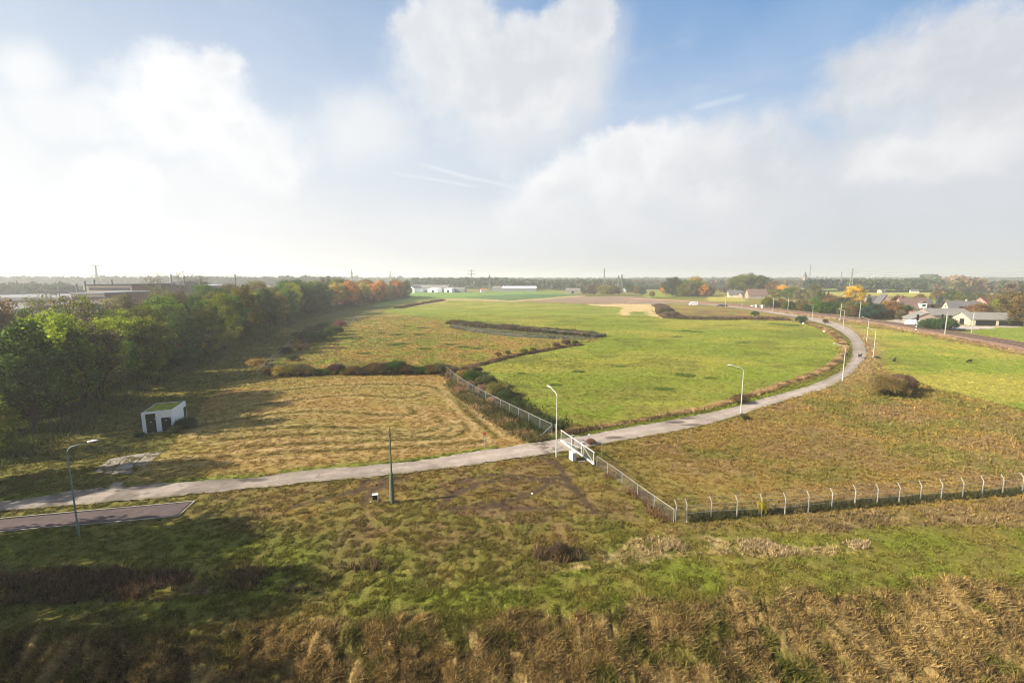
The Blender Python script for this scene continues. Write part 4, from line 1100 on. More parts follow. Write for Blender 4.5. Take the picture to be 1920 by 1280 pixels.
for i, (px, py, hh, col) in enumerate([(934, 668, 1.2, BROWN), (952, 665, 1.2, GREYB), (983, 664, 1.6, OLIVE), (999, 660, 1.3, OLIVE), (1043, 652, 1.6, (.13, .075, .05)), (1062, 648, 2.0, (.10, .06, .045)), (1079, 646, 1.4, DKGREEN)]):
    place_shrub(S_A[i % 3], px, py, hh, col, f"small {['brown', 'grey brown', 'olive', 'olive', 'reddish brown', 'dark brown', 'dark green'][i]} shrub on the straight ditch, {ordn(i + 1)} from the hedge", group='small shrubs along the ditch', wide=1.0)
for i, (px, py, hh, col) in enumerate([(1249, 590, 4.2, (.10, .08, .06)), (1262, 596, 3.4, (.12, .085, .06)), (1276, 597, 2.2, (.12, .08, .05))]):
    place_shrub(S_A[i % 3], px, py, hh, col, ['tall grey bramble thicket at the corner of the straw field', 'brown bramble thicket right of the tall grey one', 'low brown bramble at the far pasture edge'][i], wide=1.5)

# mid-distance trees: (px, distance, height, colour, what, prototype group)
MID = [
    (1250, 575, 13, ORANGE, 'm', 'orange tree at the left end of the clump behind the straw field'), (1262, 545, 21, (.028, .05, .028), 'm', 'dark blue green tree, tallest of the clump behind the straw field'), (1270, 560, 18, RUST, 'm', 'rusty tree behind the dark one in the clump'),
    (1283, 530, 14, OLIVE, 'm', 'low olive tree in the middle of the clump'), (1291, 540, 18, GREEN, 'm', 'mid green tree in the clump left of the white van'), (1304, 555, 22, GOLD, 'm', 'tall golden green tree in the clump above the white van'),
    (1298, 525, 16, GREYB, 'm', 'grey brown tree directly behind the white van'), (1311, 530, 16, GREEN, 'm', 'green tree just right of the white van'), (1322, 520, 13, ORANGE, 'm', 'orange red tree at the right end of the clump'), (1331, 525, 12, (.10, .07, .03), 'm', 'brown green tree closing the clump on the right'),
    (1385, 600, 23, (.075, .09, .025), 'b', 'big olive tree behind the cream farmhouse'), (1401, 590, 25, (.11, .12, .03), 'b', 'biggest rounded tree behind the brown roofed farmhouse'), (1418, 600, 24, (.12, .10, .03), 'b', 'broad golden olive tree behind the brown roof'),
    (1430, 590, 22, DKGREEN, 'b', 'dark green rounded tree right of the golden olive one'), (1452, 560, 17, BROWN, 'm', 'brown tree right of the brown roofed farmhouse'), (1468, 520, 13, (.46, .26, .04), 'm', 'bright orange yellow tree behind the first catenary poles'),
    (1458, 470, 10, OLIVE, 'm', 'olive tree beside the first catenary pole'), (1480, 460, 11, GREEN, 'm', 'mid green tree behind the railway, left of the birches'), (1490, 470, 12, OLIVE, 'm', 'olive tree behind the first birch'), (1503, 430, 11, GREYB, 'm', 'grey brown tree between the birches'),
    (1528, 440, 15, (.10, .10, .04), 'm', 'tall sparse olive tree behind the two birches'), (1540, 400, 11, DKGREEN, 'c', 'dark green spruce right of the birches'), (1548, 395, 10, (.03, .05, .025), 'c', 'second dark spruce right of the birches'),
    (1556, 380, 10, (.03, .05, .03), 'c', 'dark spruce nearest the lamp'), (1532, 330, 7.5, GREEN, 'm', 'low green tree beside the railway under the spruces'), (1545, 320, 8, (.07, .08, .03), 'm', 'low olive tree beside the railway'),
    (1560, 315, 10, (.13, .085, .04), 'm', 'brown autumn tree beside the railway behind the lamps'), (1572, 300, 9, BROWN, 'm', 'red brown tree beside the railway behind the catenary pole'), (1590, 290, 9, (.04, .06, .03), 'm', 'dark green tree left of the yellow tree'),
    (1606, 330, 15, YELLOW, 'b', 'bright yellow tree standing behind the railway poles'), (1618, 275, 8, (.16, .11, .04), 'm', 'golden brown tree below the bright yellow one'), (1603, 270, 8, (.13, .09, .05), 'm', 'brown tree in front of the bright yellow one'),
    (1634, 275, 11, (.035, .055, .028), 'c', 'dark conifer left of the cross gabled house'), (1632, 235, 6.5, (.03, .06, .04), 'm', 'blue green shrubby tree beside the railway, left of the yard'), (1646, 240, 8, (.035, .055, .035), 'm', 'dark green tree before the cross gabled house'),
    (1658, 245, 7.5, (.17, .10, .04), 'm', 'orange brown tree before the cross gabled house'), (1672, 250, 9, (.20, .12, .045), 'm', 'golden brown tree at the yard entrance'), (1684, 260, 8, (.12, .085, .045), 'm', 'brown tree between the two big houses'), (1692, 290, 10, (.10, .05, .04), 'm', 'dark red tree left of the dormered house'),
    (1705, 262, 6, DKGREEN, 'm', 'low dark green tree in front of the dormered house'), (1697, 235, 5, (.12, .10, .05), 'm', 'small pale brown tree beside the white tarpaulin'),
    (1748, 290, 9, (.035, .055, .03), 'c', 'dark conifer right of the dormered house'), (1768, 300, 11, (.09, .10, .10), 'c', 'grey blue fir behind the open barn'), (1757, 275, 5.5, (.14, .08, .04), 'm', 'rusty shrubby tree right of the dark conifer'), (1780, 300, 6, GREEN, 'm', 'small green tree behind the open barn'),
    (1845, 235, 8.5, (.17, .10, .035), 'm', 'orange brown tree in front of the red roof'), (1815, 245, 6, (.07, .03, .035), 'm', 'purple leaved tree before the cream house'), (1857, 240, 7.5, (.12, .10, .035), 'm', 'olive gold tree right of the orange brown one'),
    (1882, 250, 9.5, YGREEN, 'm', 'yellow green tree right of the red roofed house'), (1870, 330, 9, BROWN, 'm', 'brown tree behind the red roofed house'), (1896, 330, 12, GREYB, 'm', 'grey brown tree behind the right farmyard'), (1912, 215, 15.0, (.13, .10, .045), 'b', 'tall brown green tree at the right edge'),
    (1936, 200, 14, BROWN, 'b', 'brown tree cut by the right edge'), (1905, 225, 8, (.11, .08, .04), 'm', 'brown tree behind the long grey barn at its right end'), (1900, 205, 3.5, (.06, .07, .03), 'm', 'low dark bushes past the end of the long barn'),
    (1760, 430, 9, BROWN, 'm', 'brown tree in the far hedge behind the fir'), (1772, 430, 8, ORANGE, 'm', 'orange tree in the far hedge behind the fir'), (1788, 420, 9, DKGREEN, 'm', 'dark green tree in the far hedge'), (1803, 415, 8, OLIVE, 'm', 'olive tree in the far hedge'), (1820, 410, 8.5, (.05, .075, .03), 'm', 'green tree in the far hedge above the cream house'),
    (1838, 400, 8, (.06, .07, .03), 'm', 'dark olive tree in the far hedge above the red roof'), (1852, 400, 8, GREYB, 'm', 'grey brown tree in the far hedge above the red roof'), (1730, 400, 7, BROWN, 'm', 'small brown tree behind the dormered house'),
    (1106, 600, 12, (.12, .09, .06), 'm', 'grey brown tree left of the yellow row behind the ploughed field'), (1096, 610, 8, (.035, .055, .035), 'm', 'dark low tree beside the little brick shed'), (1114, 600, 13, (.13, .095, .055), 'm', 'brown tree behind the ploughed field'),
    (1130, 590, 11.5, (.20, .18, .04), 'm', 'yellow green tree, first of the row behind the ploughed field'), (1140, 590, 11, (.18, .17, .05), 'm', 'yellow green tree, second of the row behind the ploughed field'), (1150, 590, 11, (.14, .13, .05), 'm', 'olive tree, third of the row behind the ploughed field'), (1160, 590, 10, GREYB, 'm', 'grey brown tree ending the row behind the ploughed field'),
    (1182, 640, 12, DKGREEN, 'm', 'dark tree right of the twin pylons'), (1195, 620, 10, BROWN, 'm', 'brown tree at the right end of the ploughed field'), (1205, 580, 9, (.04, .065, .035), 'm', 'dark green tree at the end of the hedge behind the ploughed field'), (1224, 520, 6, BROWN, 'm', 'small lone brown tree before the pale field'),
]
PG = {'m': T_MID, 'b': T_BROAD, 'c': T_CON}
for i, (px, d, hh, col, k, lab) in enumerate(MID):
    q = atd(px, d); pr = PG[k][i % len(PG[k])]
    wd = {'m': 1.22, 'b': 1.9 if 1380 < px < 1435 else 1.4, 'c': 1.25}[k]; hh = hh * 1.06
    place_tree(pr, q[0], q[1], hh, col, lab, name='conifer_tree' if k == 'c' else 'broadleaf_tree', wide=wd, group=None)
rk = random.Random(8)
for i in range(44):
    px = 1436 + 262 * (i + rk.random()) / 44; p_ = min(RAILLINE, key=lambda q_: abs(math.degrees(math.atan2(q_[0], q_[1])) - azel(px, 560)[0])); d = p_[1] + 13 + rk.uniform(0, 22)
    if 1655 < px: d = p_[1] + 40 + rk.uniform(0, 12)
    q = atd(px, d); cb = rk.choice([OLIVE, GREEN, DKGREEN, BROWN, GREYB, DKGREEN, OLIVE]); lab = f"{CN[cb]} tree of the strip beside the railway, {ordn(i + 1)} from its far left end"
    place_tree(T_MID[i % 3], q[0], q[1], rk.uniform(4.5, 8.0), cb, lab, group='trees of the strip beside the railway', wide=1.15)
for i, (px, d, hh) in enumerate([(1492, 395, 9), (1515, 345, 10.5), (1527, 340, 11.5), (1609, 262, 8)]):
    q = atd(px, d); place_tree(T_BIRCH[i % 2], q[0], q[1], hh, (.13, .12, .045), ['white stemmed birch behind the railway, farthest left of them', 'forked white birch behind the railway near the lamp', 'leaning white birch right of the forked one', 'pale stemmed birch under the bright yellow tree'][i], name='birch_tree', wide=.9)
for i, (px, py) in enumerate([(1737, 619), (1748, 620), (1760, 620), (1772, 619), (1781, 617)]):
    place_shrub(S_A[i % 3], px, py, [4.2, 5, 5.2, 5, 3.5][i], (.05, .085, .032), ['left end', 'left part', 'middle', 'right part', 'right end'][i] + ' of the leafy green bushes before the open barn', wide=1.0, group='green bushes before the open barn')


# the woods on the horizon: bands of crowns nobody could count
def far_wood(name, x0, x1, d0, d1, n, hh, cols, seed, label, leafs=26, cr=5.5):
    r_ = np.random.default_rng(seed); P = []; S = []; CC = []
    for i in range(n):
        px = r_.uniform(x0, x1); d = d0 + (d1 - d0) * r_.random() ** 1.0; q = atd(px, d); h_ = hh * r_.uniform(.65, 1.15); R = cr * r_.uniform(.7, 1.3)
        u = r_.normal(size=(leafs, 3)); u /= np.linalg.norm(u, axis=1)[:, None]; u[:, 2] = np.abs(u[:, 2]) * 1.0 - .25
        p = np.array([q[0], q[1], h_ * .5]) + u * np.array([R, R, h_ * .5]); P.append(p); S.append(np.full(leafs, R * .62)); c = np.array(cols[r_.integers(len(cols))]); CC.append(c * r_.uniform(.75, 1.3, (leafs, 1)))
    P = np.concatenate(P); S = np.concatenate(S)[:, None]; CC = np.concatenate(CC); N = len(P)
    nrm = r_.normal(size=(N, 3)) + np.array([0, -.3, .6]); nrm /= np.linalg.norm(nrm, axis=1)[:, None]; a = np.cross(nrm, r_.normal(size=(N, 3))); a /= np.linalg.norm(a, axis=1)[:, None]; b = np.cross(nrm, a)
    ss = S * r_.uniform(.6, 1.3, (N, 1)); V = np.stack([p_ for p_ in (P - a * ss, P + b * ss * .8, P + a * ss, P - b * ss * .8)], 1)
    V[..., 2] = np.maximum(V[..., 2], 0)
    me = np_mesh(name, V.reshape(-1, 3), np.arange(N * 4).reshape(-1, 4), M['grass'], np.repeat(CC, 4, 0))
    tag(link_mesh(name, me), label, 'wood', kind='stuff')


G1, G2, G3, G4 = (.045, .075, .038), (.06, .085, .035), (.10, .095, .05), (.13, .085, .055)
far_wood('far_wood', 770, 965, 900, 1150, 420, 21, (G1, G1, G2, (.07, .10, .05)), 401, 'hazy dark green wood behind the white sheds')
far_wood('far_wood', 955, 1180, 800, 1150, 420, 17, (G1, G2, G3, G3), 402, 'hazy wood behind the long white roofed shed and small brick shed')
far_wood('far_wood', 1180, 1420, 900, 1500, 420, 15, (G1, G2, G3, G4), 403, 'hazy mixed woodland behind the clump by the van')
far_wood('orchard', 1190, 1400, 830, 890, 420, 6, (G1, (.04, .065, .035)), 404, 'low dark green orchard rows in the hazy middle distance', cr=4)
far_wood('far_wood', 1420, 1560, 900, 1500, 300, 14, (G2, G3, G4), 405, 'hazy woodland around the distant church')
far_wood('conifer_wood', 1514, 1580, 700, 760, 170, 18, ((.022, .045, .03), (.028, .05, .03)), 406, 'dark conifer plantation beside the three right pylons', cr=3.6)
far_wood('far_wood', 1582, 1762, 660, 760, 300, 18, (G1, G2, (.05, .07, .035), G3), 407, 'dense green wood behind the yellow and green fields')
far_wood('far_wood', 1755, 1900, 640, 900, 200, 13, (G2, G3, G4, G1), 408, 'mixed woodland behind the right farm')
far_wood('far_wood', 1793, 1842, 620, 680, 60, 19, ((.15, .13, .05), (.16, .10, .06)), 409, 'olive and pinkish tall tree group behind the right farm', cr=7)
far_wood('far_wood', 1880, 2060, 420, 800, 200, 15, (G2, G3, G4), 410, 'brown and green woodland at the right edge')
far_wood('far_wood', 1150, 2000, 1500, 3200, 1500, 17, (G1, G2, G3), 411, 'faint blue grey woodland on the right horizon', 14, 11)
far_wood('far_wood', 560, 1160, 1500, 3200, 1100, 18, (G1, G2, G3), 412, 'faint blue grey woodland on the middle horizon', 14, 11)
far_wood('far_wood', -200, 640, 900, 1100, 700, 24, (G1, G2, G1), 413, 'hazy wood behind the factory roofs at the left', 20, 8)
far_wood('far_wood', -200, 760, 1600, 3000, 900, 24, (G1, G2), 414, 'palest wood on the left horizon', 14, 12)
far_wood('far_wood', 1728, 1762, 1050, 1120, 36, 27, (G2,), 415, 'pale rounded tree group rising on the right horizon', 24, 7)
far_wood('far_wood', 1770, 1805, 1000, 1100, 30, 24, ((.24, .15, .08),), 416, 'pale orange tree group on the right horizon', 24, 7)
far_wood('far_wood', 1340, 1400, 640, 700, 10, 10, (G3, G4), 417, 'thin far hedge trees behind the cream farmhouse')
far_wood('far_wood', -220, 138, 430, 520, 260, 15.5, (G1, G2, (.05, .08, .04)), 418, 'hazy tree band behind the low grey factory hall at the left edge', 24, 6)
# far hills on the left horizon
mb = MB(); hx = np.linspace(-60, 560, 60)
prof = lambda p: 18 + 46 * math.exp(-((p - 170) / 110) ** 2) + 40 * math.exp(-((p - 290) / 60) ** 2) + 26 * math.exp(-((p - 440) / 40) ** 2) + 10 * math.sin(p * .09)
ring = []
for p in hx:
    row_ = []
    for dd, k in ((3000, 0), (3250, .75), (3500, 1), (3900, .7), (4300, 0)): q = atd(p, dd); row_.append((q[0], q[1], prof(p) * k - (1 if k == 0 else 0)))
    ring.append(row_)
for a, b in zip(ring[:-1], ring[1:]):
    for j in range(4): mb.quad([a[j], b[j], b[j + 1], a[j + 1]])
tag(mb.build('hills', mat_simple('wooded_hill', (.05, .07, .04), .95, .4, .02), smooth=True), kind='structure')


# ------------------------------------------------------------------ lamps, poles, signs
LAMPH = 8.2


def lamp_parts(root, mat, arm=2.5, rise=.45, bend=.75, ph=LAMPH):
    mb = MB(); mb.tube([(0, 0, -.2), (0, 0, 1.35)], [.095, .09], 12); mb.tube([(0, 0, 1.35), (0, 0, ph - bend)], [.068, .05], 10)
    o = mb.build('pole', mat, root, smooth=False)
    mb = MB(); pts = [(0, 0, ph - bend)] + [(bend * (1 - math.cos(t)), 0, ph - bend + bend * .92 * math.sin(t)) for t in np.linspace(.25, 1.35, 6)]
    pts.append((arm - .75, 0, ph + rise - .12)); mb.tube(pts, [.052] * 6 + [.045, .04], 8); mb.build('arm', mat, root, smooth=True)
    mb = MB(); n = 8
    secs = [(arm - .85, .05, .04), (arm - .7, .10, .07), (arm - .4, .15, .09), (arm - .1, .13, .075), (arm, .05, .03)]
    for k, (x, w, h_) in enumerate(secs):
        for j in range(n):
            a = 2 * math.pi * j / n; mb.v.append((x, math.cos(a) * w, ph + rise - .1 + math.sin(a) * h_ + (x - arm + .85) * .12))
    for k in range(len(secs) - 1):
        for j in range(n): a = k * n + j; b = k * n + (j + 1) % n; mb.f.append((a, b, b + n, a + n))
    mb.f.append(tuple(range(n))); mb.f.append(tuple((len(secs) - 1) * n + j for j in range(n)))
    hd = mb.build('lamp_head', M['white'], root, smooth=True)
    mb = MB(); mb.box((arm - .4, 0, ph + rise - .14), (.5, .2, .06)); mb.build('lens', M['glass'], hd, bevel=.02)
    mb = MB(); mb.box((.098, 0, .75), (.02, .10, .42)); mb.build('door', mat, root)


LAMPS = [((148, 1003), 0.12, 'green_metal', 8.1, 'tall grey green street lamp beside the dark hard standing, arm pointing right'),
         ((1043, 857), rad(122), 'white_metal', 8.3, 'white street lamp standing in front of the sliding gate'),
         ((1388, 783), rad(178), 'white_metal', 8.15, 'white street lamp beside the middle of the curved road'),
         ((1579, 716), rad(174), 'white_metal', 7.9, 'white street lamp at the inside of the bend, before the black dog'),
         ((1637, 670), rad(178), 'white_metal', 7.85, 'white street lamp right of the road bend with a bush at its foot'),
         ((1625, 639), rad(178), 'white_metal', 7.95, 'white street lamp behind the bend, its top against the railway bank'),
         ((1580.5, 615.5), rad(180), 'white_metal', 8.0, 'white street lamp beside the far road below the yellow tree'),
         ((1522.5, 600), rad(180), 'white_metal', 7.9, 'farthest white street lamp, in front of the birches')]
for i, (b, rz, mk, ph, lab) in enumerate(LAMPS):
    q = at(*b); e = empty('street_lamp', (q[0], q[1], float(zfun(*q)) - .02), rz, lab, 'street lamp', 'street lamps')
    lamp_parts(e, M[mk], 2.5 if i != 1 else 2.0, .35, ph=ph)

q = at(736, 942); z0 = float(zfun(*q)); e = empty('old_pole', (q[0], q[1], z0), .2, 'tall mossy grey green pole without a lamp, left of the white topped meter box', 'pole')
mb = MB(); mb.tube([(0, 0, -.2), (0, 0, 2.9), (0, 0, 3.05), (0, 0, 3.15)], [.20, .17, .15, .08], 10); mb.build('base', M['old_pole'], e)
mb = MB(); mb.tube([(0, 0, 3.1), (0, 0, 6.9)], [.085, .07], 8); mb.tube([(0, 0, 6.9), (0, 0, 7.0), (0, 0, 7.1), (0, 0, 7.75)], [.10, .10, .05, .045], 8); mb.build('pole', M['old_pole'], e)
mb = MB(); mb.tube([(-.22, -.02, .15), (-.2, -.02, 2.7), (-.1, 0, 2.95)], [.035, .035, .03], 6); mb.build('cable_pipe', mat_simple('pale_green_pipe', (.40, .46, .36), .6, .15, 6), e)
mb = MB(); mb.box((.0, -.1, 6.95), (.16, .1, .22)); mb.build('bracket', M['old_pole'], e, bevel=.01)

q = at(704, 943); e = empty('meter_box', (q[0], q[1], float(zfun(*q))), .15, 'small dark meter box on legs with a white lid, left of the old pole', 'meter box')
mb = MB(); mb.box((0, 0, .62), (.48, .26, .5)); mb.build('cabinet', M['black'], e, bevel=.015)
mb = MB(); mb.box((0, 0, .90), (.56, .40, .06)); mb.build('lid', M['white'], e, bevel=.01)
for sx in (-1, 1):
    mb = MB(); mb.box((sx * .2, 0, .17), (.06, .06, .42)); mb.build('leg', M['grey_box'], e)
mb = MB(); mb.box((.26, -.02, .6), (.035, .3, .62)); mb.build('side_panel', M['white'], e)


def sign_post(px, py, h_, label, plate, mat, w=.3, ph=.3, rz=0.0, pm='galv', twin=False):
    q = at(px, py); e = empty('sign_post', (q[0], q[1], float(zfun(*q))), rz, label, 'sign')
    mb = MB(); mb.tube([(0, 0, -.1), (0, 0, h_)], .035, 8); mb.build('post', M[pm], e)
    if plate == 'round':
        mb = MB(); mb.tube([(0, -.045, h_ - .1), (0, -.06, h_ - .1)], w / 2, 14); mb.build('plate', mat, e)
    elif plate == 'square':
        mb = MB(); mb.box((0, -.05, h_ - .05), (w, .02, ph)); mb.build('plate', mat, e, bevel=.004)
        mb = MB(); mb.box((.16, -.03, h_ - .12), (.14, .12, .2)); mb.build('lamp_box', M['grey_box'], e, bevel=.01)
    return e


sign_post(909, 838, 1.9, 'thin post with a small round dark reddish sign at the edge of the road', 'round', M['red'], .5)
sign_post(1104, 828, 1.05, 'short post with small white boxes on the road side behind the gate', 'square', M['white'], .25, .22)
sign_post(1294, 827, 1.9, 'plain thin wooden stake standing in the rough meadow', None, None, pm='wood')
sign_post(1128, 852, 1.4, 'thin pale stake just behind the sliding gate', None, None, pm='wood')
sign_post(1840 / 1, 641, 1.2, 'small grey marker post beside the railway at the right', None, None, pm='galv')


# ------------------------------------------------------------------ fences and the sliding gate
def chain_panel(parent, pts, h_, z0=.05, lean=None):
    v, f, uv = [], [], []; d = 0
    for a, b in zip(pts[:-1], pts[1:]):
        L_ = math.dist(a[:2], b[:2]); i = len(v); v += [(a[0], a[1], a[2] + z0), (b[0], b[1], b[2] + z0), (b[0], b[1], b[2] + h_), (a[0], a[1], a[2] + h_)]
        f.append((i, i + 1, i + 2, i + 3)); uv += [(d, 0), (d + L_, 0), (d + L_, h_), (d, h_)]; d += L_
    me = bpy.data.meshes.new('wire_mesh'); me.from_pydata(v, [], f); l = me.uv_layers.new(name='UVMap')
    for k, u in enumerate(uv): l.data[k].uv = u
    me.materials.append(M['chain']); return link_mesh('wire_mesh', me, parent)


def fence(name, line, h_, step, label, mat='galv', pr=.033, rail=True, arm=None, wires=0, mesh=True, posts=None, group=None, cat='fence', lowrail=False):
    L = [np.array(p) for p in line]; e = empty(name, (0, 0, 0), 0, label, cat, group)
    if posts is None:
        P = np.array(L); seg_ = np.linalg.norm(np.diff(P, axis=0), axis=1); cu = np.concatenate([[0], np.cumsum(seg_)]); n = max(1, round(cu[-1] / step)); posts = []
        for s0 in np.linspace(0, cu[-1], n + 1): posts.append(np.array([np.interp(s0, cu, P[:, 0]), np.interp(s0, cu, P[:, 1])]))
    pts = [(p[0], p[1], float(zfun(*p))) for p in posts]
    e.location = pts[0]; o = Vector(pts[0]); rel = [tuple(Vector(p) - o) for p in pts]
    for k, p in enumerate(rel):
        mb = MB()
        if arm is not None:
            mb.bar((p[0], p[1], p[2] - .15), (p[0], p[1], p[2] + h_), .078, .078); mb.bar((p[0], p[1], p[2] + h_ - .03), (p[0] + arm[0], p[1] + arm[1], p[2] + h_ + arm[2]), .06, .06)
        else: mb.tube([(p[0], p[1], p[2] - .1), (p[0], p[1], p[2] + h_)], pr, 6)
        mb.build('post', M[mat], e)
    if rail:
        mb = MB(); mb.tube([(p[0], p[1], p[2] + h_ + .02) for p in rel], .025, 6); mb.build('top_rail', M['galv'], e)
    if lowrail:
        mb = MB(); mb.tube([(p[0], p[1], p[2] + h_ * .5) for p in rel], .022, 5); mb.build('middle_rail', M['galv'], e)
    for k in range(wires):
        mb = MB(); t = k / max(1, wires - 1) if wires > 1 else 0; zz = h_ * (.5 + .47 * t)
        mb.tube([(p[0], p[1] - .06, p[2] + zz) for p in rel], .012, 4); mb.build('wire', M['galv'], e)
    if arm is not None:
        for k in (.45, .95):
            mb = MB(); mb.tube([(p[0] + arm[0] * k, p[1] + arm[1] * k, p[2] + h_ + arm[2] * k) for p in rel], .008, 4); mb.build('wire', M['galv'], e)
    if mesh: chain_panel(e, rel, h_)
    return e


def smooth_pts(l, n=6): return [tuple(p) for p in smooth_line(W(l), n)]


fA = smooth_pts([(835, 700), (856, 719), (885, 738), (930, 764), (985, 793), (1035, 818)])
fence('wire_fence', fA, 1.8, 3.0, 'wire mesh fence with a top rail from the hedge down to the gate opening')
q0 = at(1035, 818); q1 = at(1042, 822)
e = empty('gate_post', (q1[0], q1[1], float(zfun(*q1))), 0, 'double steel catch post at the far side of the gate opening', 'gate post')
mb = MB(); mb.box((0, 0, .98), (.12, .12, 1.96)); mb.build('post', M['galv'], e, bevel=.01)
mb = MB(); mb.box((.0, 0, 2.0), (.34, .14, .08)); mb.box((0, 0, 1.7), (.34, .12, .06)); mb.build('catch', M['grey_box'], e, bevel=.01)
mb = MB(); q2 = at(1009, 821); mb.tube([(q0[0] - q1[0], q0[1] - q1[1], 1.65), (q2[0] - q1[0], q2[1] - q1[1], .02)], .035, 6); mb.build('brace', M['galv'], e)

# gate: a cantilever frame lying along the line from (1052, 826) to (1115, 872)
g0, g1 = at(1051.5, 828), at(1114, 873); gv = g1 - g0; GL = float(np.linalg.norm(gv)); gz = math.atan2(gv[1], gv[0]); zg = float(zfun(*((g0 + g1) / 2)))
e = empty('sliding_gate', (g0[0], g0[1], zg), gz, 'white steel sliding gate with mesh panels standing open across the road edge', 'gate')
for nm, a, b, w in (('bottom_beam', (0, 0, .20), (GL, 0, .20), .20), ('top_rail', (0, 0, 1.62), (GL, 0, 1.62), .09)):
    mb = MB(); mb.bar(a, b, w, w); mb.build(nm, M['white_metal'], e, bevel=.01)
for k, t in enumerate((.012, .36, .66, .988)):
    mb = MB(); mb.bar((GL * t, 0, .30), (GL * t, 0, 1.575), .08, .08); mb.build('upright', M['white_metal'], e)
mb = MB(); mb.bar((GL * .03, 0, .34), (GL * .65, 0, 1.50 - .45), .045, .045); mb.build('brace', M['white_metal'], e)
mb = MB(); mb.bar((GL * .68, 0, 1.54), (GL * .97, 0, .33), .045, .045); mb.build('brace', M['white_metal'], e)
mb = MB()
for t in np.arange(.012 * GL + .13, GL * .98, .13):
    mb.tube([(t, 0, .30), (t, 0, 1.575)], .0075, 4, cap=False)
mb.build('bars', M['galv'], e)
for t in (.36, .68):
    p = g0 + gv * t; nn = np.array([gv[1], -gv[0]]) / GL; p = p + nn * -.17
    c = empty('guide_frame', (p[0], p[1], zg), gz, ['left', 'right'][int(t > .5)] + ' upright steel guide frame carrying the sliding gate', 'gate post')
    mb = MB(); mb.box((0, 0, .93), (.12, .12, 1.95)); mb.build('post', M['galv'], c, bevel=.008)
    mb = MB(); mb.box((0, -.14, 1.86), (.16, .42, .10)); mb.build('roller_bracket', M['grey_box'], c, bevel=.008)
p = at(1073.5, 863); c = empty('gate_motor_box', (p[0], p[1], float(zfun(*p))), gz + .02, 'light grey motor cabinet beside the sliding gate', 'cabinet')
mb = MB(); mb.box((0, 0, .56), (.95, .50, 1.0)); mb.build('cabinet', M['grey_box'], c, bevel=.02)
mb = MB(); mb.box((0, 0, 1.08), (1.02, .56, .05)); mb.build('lid', M['grey_box'], c, bevel=.01)
mb = MB(); mb.box((0, 0, .03), (.85, .42, .08)); mb.build('plinth', M['black'], c)
mb = MB(); mb.box((0, -.253, .56), (.80, .012, .85)); mb.build('door', M['white_metal'], c, bevel=.004)
p = at(1091, 866)
mb = MB(); mb.box((0, 0, .04), (.9, .25, .07)); o = mb.build('concrete_slab', M['concrete'], bevel=.02); o.location = (p[0], p[1], float(zfun(*p)) + .02); o.rotation_euler = (0, 0, .25); tag(o, 'small pale concrete slab lying in the grass before the sliding gate', 'slab')

fence('wire_fence', W([(1118, 874), (1140, 889), (1166, 908), (1195, 930), (1226, 953), (1264, 980)]), 1.28, 3.2, 'low wire mesh fence from the sliding gate down to the fence corner', posts=[at(*p) for p in ((1119, 875), (1139, 889), (1166, 908), (1195, 931), (1226, 953), (1263, 980))])
CP = [(1267, 979), (1287, 977), (1333, 972), (1381, 970), (1427, 967), (1471, 965), (1515, 961), (1559, 956), (1602, 950), (1644, 947), (1685, 944), (1725, 940), (1764, 937.5), (1804, 934), (1841, 930), (1879, 927), (1916, 924), (1953, 921), (1990, 918), (2030, 915)]
fence('security_fence', None or [], 1.62, 2, 'long wire fence on pale concrete posts with angled tops at the right', mat='conc_post', rail=False, arm=(-.10, .30, .46), wires=3, posts=[at(*p) for p in CP])
fence('field_fence', smooth_pts([(484, 707), (500, 690), (520, 672), (545, 648)]), 1.7, 3.0, 'grey wire fence running up the left side of the meadow', mat='conc_post', wires=2)
fence('field_fence', W([(482, 699), (508, 698)]), 1.5, 3.0, 'short grey rail fence at the left end of the meadow hedge', mat='conc_post', wires=1, mesh=False)
fence('field_fence', smooth_pts([(636, 614), (650, 608), (668, 600), (690, 590)]), 1.9, 4.0, 'grey wire fence at the far left of the meadow by the reddish shrub', mat='conc_post', wires=2)
fence('enclosure_fence', smooth_pts([(848, 614), (880, 621), (930, 630), (1000, 636.5), (1060, 637.5), (1125, 634)]), 1.3, 3.5, 'pale post and rail fence along the near side of the narrow enclosure', mat='wood', pr=.035, lowrail=True, mesh=False)
fence('enclosure_fence', smooth_pts([(852, 606), (900, 611), (970, 618), (1060, 627), (1110, 632), (1132, 633)]), 1.3, 4.0, 'pale rail fence along the far side of the narrow enclosure', mat='wood', pr=.035, mesh=False)


# ------------------------------------------------------------------ the white hut
HH = 3.07
A_, B_, C_, D_ = [Vector((*[float(v_) for v_ in at(px, py, HH)[:2]], 0)) for px, py in ((264, 774.5), (322.5, 768.4), (347.5, 751.7), (293.4, 755.3))]
zb = float(zfun(A_.x, A_.y)); hut = empty('transformer_hut', (A_.x, A_.y, zb), 0, 'small white hut with mossy roof and dark green doors beside the wood', 'hut')
a, b, c, d = [v - A_ for v in (A_, B_, C_, D_)]
cen = (a + b + c + d) / 4


def inset(p, k=.14): return p + (cen - p).normalized() * k * 1.4


